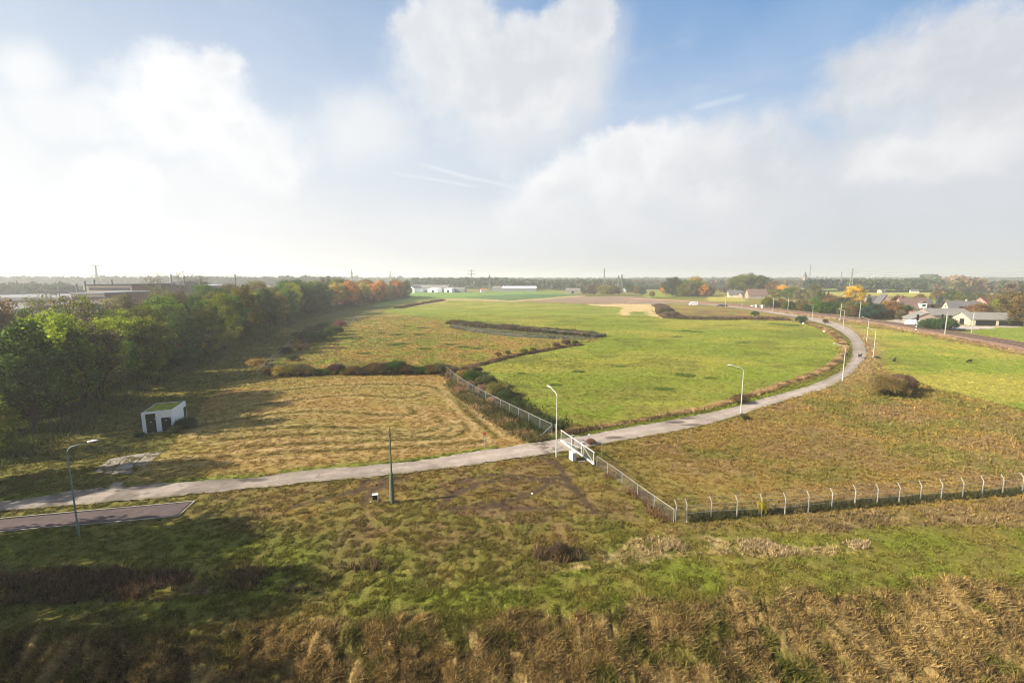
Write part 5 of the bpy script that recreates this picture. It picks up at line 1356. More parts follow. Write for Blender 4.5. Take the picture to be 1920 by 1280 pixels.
mb = MB(); quad = [a, b, c, d]; inn = [inset(p) for p in quad]; n = 4
i0 = len(mb.v)
mb.v += [(p.x, p.y, -.3) for p in quad] + [(p.x, p.y, HH) for p in quad] + [(p.x, p.y, HH) for p in inn] + [(p.x, p.y, HH - .15) for p in inn]
for j in range(4):
    k = (j + 1) % 4
    mb.f += [(j, k, 4 + k, 4 + j), (4 + j, 4 + k, 8 + k, 8 + j), (8 + j, 8 + k, 12 + k, 12 + j)]
mb.f += [(0, 1, 2, 3)]
mb.build('wall', M['white_wall'], hut)
mb = MB(); mb.quad([(p.x, p.y, HH - .07) for p in inn]); o = mb.build('roof', M['moss'], hut)
bm = bmesh.new(); bm.from_mesh(o.data); bmesh.ops.subdivide_edges(bm, edges=bm.edges, cuts=24, use_grid_fill=True)
for v in bm.verts: v.co.z += random.uniform(-.03, .06)
bm.to_mesh(o.data); bm.free()
mb = MB()
for j in (2, 3):
    k = (j + 1) % 4; p, q = quad[j], quad[k]; p2, q2 = inn[j], inn[k]; m1, m2 = (p + p2) / 2, (q + q2) / 2; mb.bar((m1.x, m1.y, HH + .02), (m2.x, m2.y, HH + .01), .10, .03)
mb.build('coping', M['dark_asphalt'], hut)


def hut_door(p, q, f0, f1, z0, z1, split=None, lamp=None, sign=True):
    dv = (q - p); L_ = dv.length; u = dv / L_; nrm = Vector((u.y, -u.x, 0)); rz = math.atan2(u.y, u.x); m_ = p + dv * (f0 + f1) / 2 + nrm * .012
    w = L_ * (f1 - f0); mb = MB(); mb.box((m_.x, m_.y, (z0 + z1) / 2), (w, .05, z1 - z0), rz); o = mb.build('door', M['dark_green'], hut, bevel=.006)
    fr = MB()
    for s_ in (-1, 1): r = m_ + u * s_ * (w / 2 - .03); fr.box((r.x + nrm.x * .03, r.y + nrm.y * .03, (z0 + z1) / 2), (.05, .03, z1 - z0), rz)
    r = m_ + nrm * .03; fr.box((r.x, r.y, z1 - .025), (w - .11, .03, .05), rz)
    if split: fr.box((r.x, r.y, split), (w - .11, .03, .06), rz)
    fr.build('frame', M['green_metal'] if False else M['dark_green'], o)
    if sign:
        r = m_ + nrm * .035; zs = (split or z1) - .42; s_ = MB(); s_.box((r.x, r.y, zs), (.15, .012, .12), rz); s_.build('label_plate', M['white'], o)
    if lamp: r = m_ + nrm * .04 + u * (w / 2 - .12); s_ = MB(); s_.box((r.x, r.y, lamp), (.09, .04, .09), rz); s_.build('latch', M['white'], o, bevel=.008)


hut_door(a, b, .13, .44, .05, HH - .28, split=HH - 1.05, lamp=HH - 1.1)
hut_door(a, b, .62, .93, .05, HH * .66, lamp=HH * .62)
hut_door(b, c, .80, .95, .25, HH * .74, sign=False)

# concrete slabs beside the road
for i, (poly, lab) in enumerate([
        ([(178, 885), (206, 861), (236, 855), (219, 873), (208, 889)], 'cracked concrete slab, leftmost beside the white hut'), ([(221, 873), (238, 855), (275, 850), (251, 872), (243, 886), (222, 890), (210, 889)], 'cracked concrete slab, middle of the three below the hut'),
        ([(253, 872), (277, 850), (305, 846), (284, 866), (270, 875)], 'concrete slab nearest the meadow below the hut'), ([(112, 926), (140, 919), (160, 920), (120, 929)], 'broken pale kerb slab at the road edge near the lamp'),
        ([(158, 919), (190, 914), (195, 916), (162, 922)], 'second broken pale slab along the road edge'), ([(204, 913), (215, 905), (232, 905), (226, 912), (206, 916)], 'third pale slab along the road edge, nearest the concrete'), ([(232, 886), (250, 879), (256, 881), (240, 889)], 'small broken slab below the large concrete slabs')]):
    P = W(poly); c0 = np.mean(P, 0); z = float(zfun(*c0)); mb = MB(); mb.prism([(p[0] - c0[0], p[1] - c0[1]) for p in P], -.1, .05)
    o = mb.build('concrete_slab', M['concrete']); o.location = (c0[0], c0[1], z); tag(o, lab, 'slab', 'concrete slabs by the hut')

# ------------------------------------------------------------------ dogs
def dog(px, py, s, rz, pose, label):
    q = at(px, py); nodes = {}
    if pose == 'stand':
        J = {'pelvis': (-.33, 0, .56, .11), 'waist': (-.1, 0, .55, .10), 'chest': (.18, 0, .55, .14), 'neck': (.36, 0, .68, .085), 'head': (.50, 0, .80, .085), 'muz': (.62, 0, .77, .045), 'nose': (.70, 0, .76, .03), 'tail1': (-.46, 0, .62, .03), 'tail2': (-.60, 0, .78, .022), 'tail3': (-.62, 0, .92, .014)}
        E_ = [('pelvis', 'waist'), ('waist', 'chest'), ('chest', 'neck'), ('neck', 'head'), ('head', 'muz'), ('muz', 'nose'), ('pelvis', 'tail1'), ('tail1', 'tail2'), ('tail2', 'tail3')]
    elif pose == 'sit':
        J = {'pelvis': (-.20, 0, .17, .13), 'waist': (-.10, 0, .36, .12), 'chest': (.04, 0, .56, .13), 'neck': (.10, 0, .74, .08), 'head': (.17, 0, .87, .085), 'muz': (.29, 0, .84, .045), 'nose': (.36, 0, .83, .03), 'tail1': (-.36, 0, .06, .03), 'tail2': (-.52, .04, .03, .022), 'tail3': (-.64, .1, .03, .014)}
        E_ = [('pelvis', 'waist'), ('waist', 'chest'), ('chest', 'neck'), ('neck', 'head'), ('head', 'muz'), ('muz', 'nose'), ('pelvis', 'tail1'), ('tail1', 'tail2'), ('tail2', 'tail3')]
    else:  # nose down, tail up
        J = {'pelvis': (-.33, 0, .58, .12), 'waist': (-.1, 0, .54, .11), 'chest': (.18, 0, .48, .14), 'neck': (.36, 0, .40, .085), 'head': (.48, 0, .28, .085), 'muz': (.58, 0, .19, .045), 'nose': (.64, 0, .13, .03), 'tail1': (-.48, 0, .64, .03), 'tail2': (-.64, 0, .72, .022), 'tail3': (-.78, 0, .82, .014)}
        E_ = [('pelvis', 'waist'), ('waist', 'chest'), ('chest', 'neck'), ('neck', 'head'), ('head', 'muz'), ('muz', 'nose'), ('pelvis', 'tail1'), ('tail1', 'tail2'), ('tail2', 'tail3')]
    for sd in (-1, 1):
        k = 'L' if sd < 0 else 'R'; st = .08 * sd if pose == 'stand' else 0
        J['ear' + k] = (J['head'][0] - .02, sd * .09, J['head'][2] + .06, .025); E_.append(('head', 'ear' + k))
        cx, cz = J['chest'][0], J['chest'][2]
        J['el' + k] = (cx + .02, sd * .12, cz * .58, .05); J['wr' + k] = (cx + .03 + st, sd * .12, .18, .034); J['fp' + k] = (cx + .07 + st, sd * .12, .03, .036); E_ += [('chest', 'el' + k), ('el' + k, 'wr' + k), ('wr' + k, 'fp' + k)]
        if pose == 'sit': J['kn' + k] = (.06, sd * .17, .22, .06); J['hk' + k] = (-.14, sd * .17, .05, .035); J['hp' + k] = (.08, sd * .17, .03, .035)
        else: J['kn' + k] = (-.24, sd * .12, .36, .062); J['hk' + k] = (-.42 - st, sd * .12, .20, .034); J['hp' + k] = (-.36 - st, sd * .12, .03, .036)
        E_ += [('pelvis', 'kn' + k), ('kn' + k, 'hk' + k), ('hk' + k, 'hp' + k)]
    names = list(J); me = bpy.data.meshes.new('dog'); me.from_pydata([J[n_][:3] for n_ in names], [(names.index(a), names.index(b)) for a, b in E_], [])
    o = link_mesh('dog', me); o.location = (q[0], q[1], float(zfun(*q)) + .05); o.rotation_euler = (0, 0, rz); o.scale = (s,) * 3
    md = o.modifiers.new('skin', 'SKIN'); md.use_smooth_shade = True
    for n_, sv in zip(names, me.skin_vertices[0].data): sv.radius = (J[n_][3],) * 2; sv.use_root = n_ == 'pelvis'
    sb = o.modifiers.new('sub', 'SUBSURF'); sb.levels = sb.render_levels = 1
    me.materials.append(M['fur'])
    dg = bpy.context.evaluated_depsgraph_get(); m2 = bpy.data.meshes.new_from_object(o.evaluated_get(dg)); o.modifiers.clear(); o.data = m2
    if not m2.materials: m2.materials.append(M['fur'])
    tag(o, label, 'dog')


dog(1612, 671, 1.5, rad(-100), 'stand', 'black dog walking on the road at its outer bend, seen end on')
dog(1677, 677.5, 1.3, rad(-70), 'sit', 'black dog sitting on the grass right of the road bend')
dog(1817, 681, 1.5, rad(184), 'sniff', 'black dog with its nose down and tail up, farthest right on the grass')

# ------------------------------------------------------------------ railway
RP = smooth_line(W(RAILPX), 14); RP = [np.array(p) for p in RP]


def offset(line, o):
    out = []
    for i, p in enumerate(line):
        d = line[min(i + 1, len(line) - 1)] - line[max(i - 1, 0)]; d = d / np.linalg.norm(d); out.append(p + np.array([-d[1], d[0]]) * o)
    return out


def sweep(line, prof_, name, mat):
    mb = MB(); rows_ = []
    for i, p in enumerate(line):
        d = line[min(i + 1, len(line) - 1)] - line[max(i - 1, 0)]; d = d / np.linalg.norm(d); nrm = np.array([-d[1], d[0]])
        rows_.append([(p[0] + nrm[0] * a, p[1] + nrm[1] * a, b) for a, b in prof_])
    for r0, r1 in zip(rows_[:-1], rows_[1:]):
        for j in range(len(prof_) - 1): mb.quad([r0[j], r1[j], r1[j + 1], r0[j + 1]])
    return mb.build(name, mat)


tag(sweep(RP, [(-6.5, -.1), (-4.6, .75), (4.6, .75), (6.5, -.1)], 'ballast_ground', M['ballast']), kind='structure')
for k, o_ in enumerate((-2.1, 2.1)):
    L2 = offset(RP, o_); e = empty('railway_track', (0, 0, 0), 0, ['railway track nearer the pasture, curving to the far crossing', 'railway track nearer the houses, curving to the far crossing'][k], 'railway track')
    for s_ in (-.72, .72):
        r = sweep(offset(L2, s_), [(-.06, .86), (-.05, 1.02), (.05, 1.02), (.06, .86)], 'rail', M['rail']); r.parent = e
    mb = MB(); P = resample(L2, .6); used = 0
    for i in range(0, len(P) - 1):
        d = P[i + 1] - P[i]
        if np.linalg.norm(d) < .05 or np.hypot(*P[i]) > 330: continue
        mb.box((P[i][0], P[i][1], .80), (2.5, .25, .14), math.atan2(d[1], d[0]) + math.pi / 2)
    s__ = mb.build('sleepers', M['bark'], e); s__['kind'] = 'stuff'


def catenary(px, py, h_, side, label, beam=0):
    q = at(px, py); i = int(np.argmin([np.hypot(*(p - q)) for p in RP])); d = RP[min(i + 1, len(RP) - 1)] - RP[i - 1]; d = d / np.linalg.norm(d); rz = math.atan2(d[1], d[0])
    e = empty('catenary_pole', (q[0], q[1], 0), rz, label, 'catenary pole', 'catenary poles of the railway')
    mb = MB(); mb.box((0, 0, h_ / 2), (.24, .24, h_ + .1)); mb.build('mast', mat_cat, e, bevel=.02)
    mb = MB(); mb.box((0, 0, .3), (.7, .7, .6)); mb.build('footing', M['concrete'], e)
    mb = MB(); mb.bar((0, 0, h_ - .5), (0, side * 3.6, h_ - .3), .09); mb.bar((0, 0, h_ - 1.9), (0, side * 3.4, h_ - 1.5), .06); mb.bar((0, side * 2.0, h_ - .4), (0, side * 3.4, h_ - 1.5), .05); mb.build('cantilever', mat_cat, e)
    if beam:
        mb = MB(); mb.bar((0, 0, h_ - .15), (0, side * beam, h_ - .15), .14); mb.build('cross_beam', mat_cat, e)


mat_cat = mat_simple('grey_green_mast', (.36, .38, .31), .7, .15, 4)
for px, py, h_, sd, bm_, lab in ((1771, 629, 8.3, 1, 0, 'pale catenary mast beside the green bushes at the right'), (1821, 627.5, 8.6, -1, 9.0, 'pale catenary mast before the long barn at the right'), (1575, 601, 8.6, 1, 0, 'catenary mast beside the far lamp, left of the yellow tree'),
                                 (1611, 600, 9.3, -1, 0, 'catenary mast in front of the bright yellow tree'), (1477, 583, 9.0, -1, 0, 'catenary mast right of the two farthest ones'), (1449, 584, 8.6, 1, 0, 'catenary mast beyond the round bush'),
                                 (1391, 576.5, 8.5, -1, 0, 'catenary mast in front of the farmhouse'), (1360, 576, 8.5, 1, 0, 'farthest catenary mast by the level crossing'), (1975, 672, 8.5, 1, 0, 'catenary mast outside the right edge')):
    catenary(px, py, h_, sd, lab, bm_)
for px, py, h_, lab in ((1717, 621.5, 6.9, 'railway signal with a black shield in front of the white tarpaulin'), (1763, 619.5, 6.6, 'railway signal with a black shield in front of the green bushes')):
    q = at(px, py); e = empty('railway_signal', (q[0], q[1], 0), rad(20), lab, 'railway signal', 'railway signals')
    nb = 8
    for k in range(nb):
        mb = MB(); z0 = k * (h_ - 2.2) / nb; mb.tube([(0, 0, z0), (0, 0, z0 + (h_ - 2.2) / nb)], .16, 8); mb.build('post_band', M['white'] if k % 2 else M['black'], e)
    mb = MB(); pl = []
    for k in range(20):
        a = 2 * math.pi * k / 20; pl.append((math.cos(a) * .62, math.sin(a) * .62 + (.75 if math.sin(a) > 0 else -.75)))
    i = len(mb.v)
    for yy in (-.25, .02): mb.v += [(p[0], yy, h_ - 1.2 + p[1]) for p in pl]
    mb.f += [tuple(range(20)), tuple(range(39, 19, -1))] + [(k, 20 + k, 20 + (k + 1) % 20, (k + 1) % 20) for k in range(20)]
    sh = mb.build('shield', M['black'], e)
    for zz in (-.6, 0, .6):
        mb = MB(); mb.tube([(0, -.27, h_ - 1.2 + zz), (0, -.45, h_ - 1.2 + zz)], .16, 10); mb.build('lamp_hood', M['black'], sh)
    mb = MB(); mb.box((0, .35, h_ - 2.4), (.7, .8, .06)); mb.build('platform', M['galv'], e)


# ------------------------------------------------------------------ buildings
def house(name, px, depth, rz, w, d, eave, ridge, wall, roof, label, windows=(), doors=(), chimney=None, cat='house', over=.35, open_front=None, dormer=None, gable_mat=None):
    """ridge along local X; w along X, d along Y; the front is -Y"""
    q = atd(px, depth) if not isinstance(px, tuple) else np.array(px); e = empty(name, (q[0], q[1], 0), rz, label, cat)
    mb = MB(); X, Y = w / 2, d / 2
    v = [(-X, -Y, -.3), (X, -Y, -.3), (X, Y, -.3), (-X, Y, -.3), (-X, -Y, eave), (X, -Y, eave), (X, Y, eave), (-X, Y, eave), (-X, 0, ridge), (X, 0, ridge)]
    mb.v += v; mb.f += [(0, 1, 5, 4), (2, 3, 7, 6), (1, 2, 6, 9, 5), (3, 0, 4, 8, 7)]
    if open_front:
        mb.f.pop(0); x0, x1, zt = open_front
        n = len(mb.v); mb.v += [(x0, -Y, -.3), (x0, -Y, eave), (x1, -Y, -.3), (x1, -Y, eave), (x0, -Y, zt), (x1, -Y, zt)]
        mb.f += [(0, n, n + 1, 4), (n + 2, 1, 5, n + 3), (n + 4, n + 5, n + 3, n + 1)]
    wl = mb.build('wall', wall, e)
    sl_ = (ridge - eave) / Y; t = .12; mb = MB()
    for sg in (-1, 1):
        y0 = sg * (Y + over); z0 = eave - over * sl_; a_ = [(-X - over, y0, z0), (X + over, y0, z0), (X + over, 0, ridge), (-X - over, 0, ridge)]
        up = Vector((0, sg * sl_, 1)).normalized() * t; i = len(mb.v); mb.v += [(p[0], p[1], p[2] + .02) for p in a_] + [(p[0], p[1] + up.y * (1 if p[1] else 0), p[2] + up.z + .02) for p in a_]
        for f_ in ((0, 1, 2, 3), (4, 5, 6, 7), (0, 1, 5, 4), (1, 2, 6, 5), (3, 0, 4, 7), (2, 3, 7, 6)): mb.f.append(tuple(i + k for k in f_))
    rf = mb.build('roof', roof, e)
    if chimney is not None:
        mb = MB(); mb.box((chimney, 0, ridge + .35), (.7, .7, 1.5)); mb.build('chimney', wall, rf)
    for (face, u, z, ww, hh_) in windows:
        if face == 'F': c_, dm = (u, -Y - .01, z), (ww, .08, hh_)
        elif face == 'L': c_, dm = (-X - .01, u, z), (.08, ww, hh_)
        else: c_, dm = (X + .01, u, z), (.08, ww, hh_)
        mb = MB(); mb.box(c_, dm); wn = mb.build('window', M['white'], e)
        g = MB(); k = -.05
        c2 = (c_[0] + (k if face == 'L' else -k if face == 'R' else 0), c_[1] + (k if face == 'F' else 0), c_[2]); g.box(c2, tuple(max(.02, v_ - .22) if v_ > .1 else .02 for v_ in dm)); g.build('pane', M['glass'], wn)
    for (face, u, ww, hh_) in doors:
        c_, dm = ((u, -Y - .02, hh_ / 2), (ww, .09, hh_)) if face == 'F' else ((-X - .02, u, hh_ / 2), (.09, ww, hh_))
        mb = MB(); mb.box(c_, dm); mb.build('door', M['black'] if ww > 2.2 else M['brick_brown'], e)
    if dormer:
        u, ww, zt = dormer; mb = MB(); mb.box((u, -Y * .75, zt - 1.4), (ww, Y * .7, 2.8)); dm = mb.build('dormer', M['white'], e)
        g = MB(); g.box((u, -Y * 1.1 - .02, zt - 1.3), (ww * .5, .04, 1.3)); g.build('window', M['glass'], dm)
        pl = MB()
        for sg in (-1, 1): pl.quad([(u + sg * (ww / 2 + .3), -Y * 1.14, zt - .1), (u, -Y * 1.14, zt + 1.1), (u, 0, zt + 1.1), (u + sg * (ww / 2 + .3), 0, zt - .1)])
        pl.build('dormer_roof', roof, dm)
    return e


# farm at the right
house('cattle_barn', 1867, 211, rad(-14), 22, 12, 2.9, 5.6, M['brick_cream'], M['roof_fibre'], 'long low barn with cream gable and grey corrugated roof at the right', windows=[], doors=[('F', -5.2, 7.5, 2.3), ('F', 4.2, 9.0, 2.3), ('L', -.6, 3.0, 2.6), ('L', 4.3, 1.4, 2.0)], cat='barn', over=.5)  # black front doors widened to carry the long wall's shade as well
house('open_barn', 1775, 226, rad(-6), 18, 12, 3.8, 6.5, M['brick_brown'], M['roof_fibre'], 'open fronted barn with a grey roof behind the green bushes', open_front=(-1.5, 7.8, 3.5), cat='barn', over=.6)
house('farm_shed', 1738, 212, rad(60), 15, 11, 2.8, 5.8, M['brick_brown'], M['roof_fibre'], 'grey roofed farm shed behind the white tarpaulin', cat='barn', over=.6)
house('lean_to_shed', 1732, 245, rad(-10), 9, 6, 2.6, 3.6, M['brick_red'], M['roof_red'], 'low terracotta roofed outbuilding before the dormered house', cat='shed')
house('farmhouse', 1811, 262, rad(-20), 15, 9, 3.6, 8.2, M['brick_cream'], M['roof_slate'], 'cream walled farmhouse with a dark grey roof, left of the red roof', windows=[('F', -4, 1.8, 1.6, 1.6), ('F', 0, 1.8, 1.6, 1.6), ('F', 4, 1.8, 1.4, 1.6), ('L', 0, 2.0, 3.0, 2.0), ('L', 0, 5.2, 1.2, 1.2)], chimney=1.5)
house('farmhouse', 1846, 275, rad(38), 14, 12, 3.6, 10.0, M['brick_red'], M['roof_red'], 'tall brick farmhouse with a bright orange red roof at the right', windows=[('L', -2, 2.0, 1.2, 1.6), ('L', 2, 2.0, 1.2, 1.6), ('L', 0, 5.4, 1.2, 1.2)])
house('brick_house', 1715, 275, rad(-8), 15, 9.5, 3.4, 9.6, M['brick_red'], M['roof_brown'], 'brown roofed house with a white rounded dormer', windows=[('F', -5, 1.8, 1.6, 1.5), ('F', -2.5, 1.8, 1.4, 1.5), ('F', 6, 1.8, 1.4, 1.5)], dormer=(3.2, 3.4, 6.6), chimney=-6)
house('brick_house', 1740, 282, rad(-8), 6, 8, 3.2, 8.4, M['brick_red'], M['roof_slate'], 'dark roofed annex right of the dormered house')
house('brick_house', 1647, 300, rad(-10), 12, 8.5, 3.4, 9.6, M['brick_brown'], M['roof_slate'], 'slate roofed house left of the dormered one', chimney=-5)
q = atd(1660, 292); house('gabled_house', (q[0], q[1]), 0, rad(72), 9, 9, 3.4, 11.0, M['brick_red'], M['roof_slate'], 'pointed brick gable with a white window facing the railway', windows=[('L', 0, 5.6, 2.2, 1.8), ('L', 0, 1.9, 2.6, 2.0)])
house('brick_house', 1590, 340, rad(40), 11, 9, 3.2, 10.0, M['brick_brown'], M['roof_slate'], 'dark roofed house half hidden left of the yellow tree', windows=[('L', 0, 4.8, 1.4, 1.2)])
house('farmhouse', 1420, 480, rad(-6), 19, 10, 3.6, 9.6, M['brick_red'], M['roof_brown'], 'long brown roofed brick farmhouse beyond the level crossing', windows=[('F', x_, 1.9, 1.4, 1.4) for x_ in (-7, -3.5, 3.5, 7)], chimney=-8)
house('cottage', 1379, 500, rad(-14), 13, 9, 3.4, 8.0, M['brick_cream'], M['roof_slate'], 'cream walled cottage with a dark roof, left of the long farmhouse', windows=[('F', -3.5, 2.0, 1.6, 1.5), ('F', 3.5, 2.0, 1.6, 1.5)], chimney=0)
house('cottage', 1396, 490, rad(10), 8, 7, 2.8, 5.6, M['brick_brown'], M['roof_slate'], 'small grey roofed outbuilding between cottage and farmhouse')
# white sheds far left of centre
house('storage_shed', 808, 720, rad(-9), 60, 30, 6.4, 10.5, M['sheet_grey'], M['roof_fibre'], 'big grey shed with a white gable at the end of the wood', doors=[('F', -20, 4, 5)], cat='shed', over=.1)
q = atd(776.5, 702)
for i, (px, dp, w, d_, e_, r_, lab) in enumerate(((815, 690, 16, 24, 5.4, 7.6, 'white gabled shed, left of the pair before the wood'), (843, 690, 12, 22, 5.4, 7.4, 'white gabled shed, right of the pair before the wood'))):
    e = house('storage_shed', px, dp, rad(84), d_, w, e_, r_, M['sheet_white'], M['roof_white'], lab, doors=[('L', 0, 3.2, 3.6)], cat='shed', over=.1)
house('storage_shed', 777, 688, rad(75), 30, 14, 6.2, 9.8, M['sheet_white'], M['roof_fibre'], 'white gable shed directly at the far tip of the wood', cat='shed', over=.1)
house('storage_shed', 858, 705, rad(-4), 24, 18, 4.6, 7.0, M['sheet_grey'], M['roof_fibre'], 'grey shed right of the white gabled pair', cat='shed', over=.1)
house('storage_shed', 974, 735, rad(-3), 54, 24, 5.0, 8.2, M['sheet_grey'], M['roof_white'], 'long shed with a bright white roof in the far green field', cat='shed', over=.3)
house('storage_shed', 934, 745, rad(-3), 18, 18, 5.0, 7.4, M['sheet_grey'], M['roof_fibre'], 'small grey shed left of the long white roofed one', cat='shed', over=.1)
house('brick_shed', 1074, 640, rad(-6), 19, 10, 4.6, 7.0, M['brick_brown'], M['roof_fibre'], 'small brick shed between far green field and trees', doors=[('F', 0, 3.5, 3)], cat='shed')
house('cottage', 906, 700, rad(10), 8, 7, 3.0, 5.6, M['white_wall'], M['roof_red'], 'tiny white house with a reddish roof left of the nearer pylon')
house('cottage', 1170, 700, rad(0), 9, 6, 2.6, 4.2, M['white_wall'], M['roof_white'], 'tiny white hut behind the ploughed field', cat='hut')
house('cottage', 1247, 880, rad(20), 12, 9, 3.5, 8.0, M['white_wall'], M['roof_red'], 'distant white house with an orange roof left of the clump')
house('cottage', 1455, 700, rad(-3), 24, 10, 3.0, 4.6, M['sheet_white'], M['roof_white'], 'distant long white greenhouse behind the orange tree', cat='greenhouse')
house('cottage', 1500, 705, rad(-3), 22, 10, 3.0, 4.2, M['sheet_grey'], M['roof_white'], 'distant bluish white greenhouse below the church', cat='greenhouse')
house('cottage', 1655, 640, rad(20), 8, 6, 2.8, 5.0, M['brick_cream'], M['roof_slate'], 'distant white house before the dense green wood')
house('cottage', 1717, 630, rad(-20), 9, 6, 2.8, 4.8, M['brick_cream'], M['roof_slate'], 'distant white house at the foot of the wood above the dormered house')
for i, (px, dp) in enumerate(((1885, 700), (1895, 720), (1903, 700), (1912, 730))):
    house('village_house', px, dp, rad(20 - 15 * i), 11, 9, 4.5, 9, M['white_wall'] if i % 2 else M['brick_red'], M['roof_brown'] if i % 2 else M['roof_red'], f"hazy village house near the right edge, {ordn(i + 1)} from the left of four", cat='house')
# factory behind the wood
def block(name, px0, px1, depth, dd, zt, wall, label, top=None, bands=0, cat='factory building'):
    a, b = atd(px0, depth), atd(px1, depth); w = float(np.linalg.norm(b - a)); e = empty(name, ((a + b) / 2)[0:1].tolist() + ((a + b) / 2)[1:2].tolist() + [0], math.atan2(*(b - a)[::-1]), label, cat)
    mb = MB(); mb.box((0, dd / 2, zt / 2 - .2), (w, dd, zt + .4)); mb.build('wall', wall, e)
    mb = MB(); mb.box((0, dd / 2, zt + .35), (w + .6, dd + .6, .7)); mb.build('roof_edge', top or M['sheet_grey'], e)
    for k in range(bands):
        mb = MB(); mb.box((0, -.05, zt - 2.0 - 3.4 * k), (w * .92, .2, 1.5)); mb.build('window_band', M['glass'], e)
    return e


block('factory_building', 128, 192, 225, 30, 14.2, M['brick_red'], 'brick factory block with a flat roof above the wood at the left', M['sheet_grey'], 2)
block('factory_building', 161, 245, 275, 40, 17.6, M['brick_red'], 'taller dark roofed factory hall behind the brick block', mat_simple('dark_fascia', (.035, .04, .042)), 1)
block('factory_building', 236, 300, 290, 30, 16.6, M['brick_brown'], 'brown flat roofed factory hall right of the tallest one', mat_simple('dark_fascia_brown', (.07, .065, .06)), 1)
block('factory_building', 300, 372, 320, 36, 16.2, M['brick_red'], 'low pale roofed factory hall behind the bare trees', M['roof_white'], 0)
block('factory_building', -120, 130, 300, 60, 9.0, M['sheet_grey'], 'long low grey factory hall reaching the left edge', M['sheet_grey'], 1)
block('factory_building', -60, 20, 190, 20, 8.6, M['sheet_white'], 'white shed showing over the wood at the left edge', M['sheet_grey'], 0)
block('factory_building', 322, 346, 310, 12, 19.2, M['sheet_grey'], 'small dark roof plant room above the factory behind the bare trees', M['sheet_grey'], 0)
for i, (px, dp, zt) in enumerate(((158, 265, 20), (321, 300, 24), (142, 250, 18.5), (176, 280, 20.5), (209, 280, 20.5), (441, 320, 24), (107, 310, 18))):
    q = atd(px, dp); e = empty('chimney_pipe', (q[0], q[1], 0), 0, ['dark flue pipe left of the tallest factory hall', 'tall dark flue beside the roof plant room', 'thin dark mast at the left end of the brick block', 'short flue on the tallest factory hall, left', 'short flue on the tallest factory hall, right', 'dark flue above the wood left of the oaks', 'dark mast above the low grey hall'][i], 'chimney')
    mb = MB(); mb.tube([(0, 0, 0), (0, 0, zt)], .42, 8); mb.build('pipe', M['pylon'], e); mb = MB(); mb.tube([(0, 0, zt), (0, 0, zt + .4)], .55, 8); mb.build('cap', M['pylon'], e)
# church
q = atd(1509, 1150); e = empty('church', (q[0], q[1], 0), .2, 'distant church tower with a pointed spire on the horizon', 'church')
mb = MB(); mb.box((0, 0, 11), (7, 7, 22)); mb.build('tower', M['brick_red'], e)
mb = MB(); mb.v += [(-3.7, -3.7, 22), (3.7, -3.7, 22), (3.7, 3.7, 22), (-3.7, 3.7, 22), (0, 0, 37)]; mb.f += [(0, 1, 4), (1, 2, 4), (2, 3, 4), (3, 0, 4), (0, 1, 2, 3)]; mb.build('spire', M['roof_slate'], e)

# ------------------------------------------------------------------ pylons and their lines
PYL = []


def pylon(px, ytop, depth, rz, kind, label):
    q = atd(px, depth); zt = ztop(px, ytop, depth); e = empty('power_pylon', (q[0], q[1], 0), rz, label, 'pylon', 'power pylons'); b = zt * .085; t = .018 * zt; s_ = max(.10, depth * .00034)
    mb = MB(); hs = [0, .18, .34, .48, .6, .7, .79, .87, .94, 1.0]; wd = lambda u: (b * (1 - u / .62) + t * u / .62 if u < .62 else t * (1 - (u - .62) * 1.2)) + .15
    for sx in (-1, 1):
        for sy in (-1, 1):
            mb.tube([(sx * wd(u), sy * wd(u), zt * u) for u in hs], s_, 4)
    for u, v_ in zip(hs[:-1], hs[1:]):
        for sg in (-1, 1):
            mb.bar((-wd(u), sg * wd(u), zt * u), (wd(v_), sg * wd(v_), zt * v_), s_ * 1.2); mb.bar((wd(u), sg * wd(u), zt * u), (-wd(v_), sg * wd(v_), zt * v_), s_ * 1.2)
            mb.bar((sg * wd(u), -wd(u), zt * u), (sg * wd(v_), wd(v_), zt * v_), s_ * 1.2)
    mb.build('lattice_tower', M['pylon'], e)
    arms = {'three': ((.97, .21), (.80, .20), (.62, .25)), 'two': ((.90, .22), (.70, .28)), 'narrow': ((.95, .085), (.86, .13), (.77, .085)), 'many': ((.86, .13), (.76, .25), (.64, .17))}[kind]
    tips = []
    for u, w in arms:
        mb = MB(); w = w * zt; z = zt * u
        for sg in (-1, 1):
            mb.bar((0, -.3, z + zt * .022), (sg * w, 0, z), s_ * 1.2); mb.bar((0, .3, z + zt * .022), (sg * w, 0, z), s_ * 1.2); mb.bar((0, 0, z), (sg * w, 0, z), s_ * 1.6)
            for k in (.35, .6, .8): mb.bar((sg * w * k, 0, z), (sg * w * (k + .1), 0, z + zt * .022 * (1 - k)), s_)
            tips.append((sg * w, z - zt * .03)); mb.bar((sg * w, 0, z), (sg * w, 0, z - zt * .03), s_)
        mb.build('crossarm', M['pylon'], e)
    if kind == 'many':
        mb = MB(); mb.bar((0, 0, zt), (0, 0, zt * 1.06), s_); mb.build('peak', M['pylon'], e)
    PYL.append((q, rz, tips)); return len(PYL) - 1


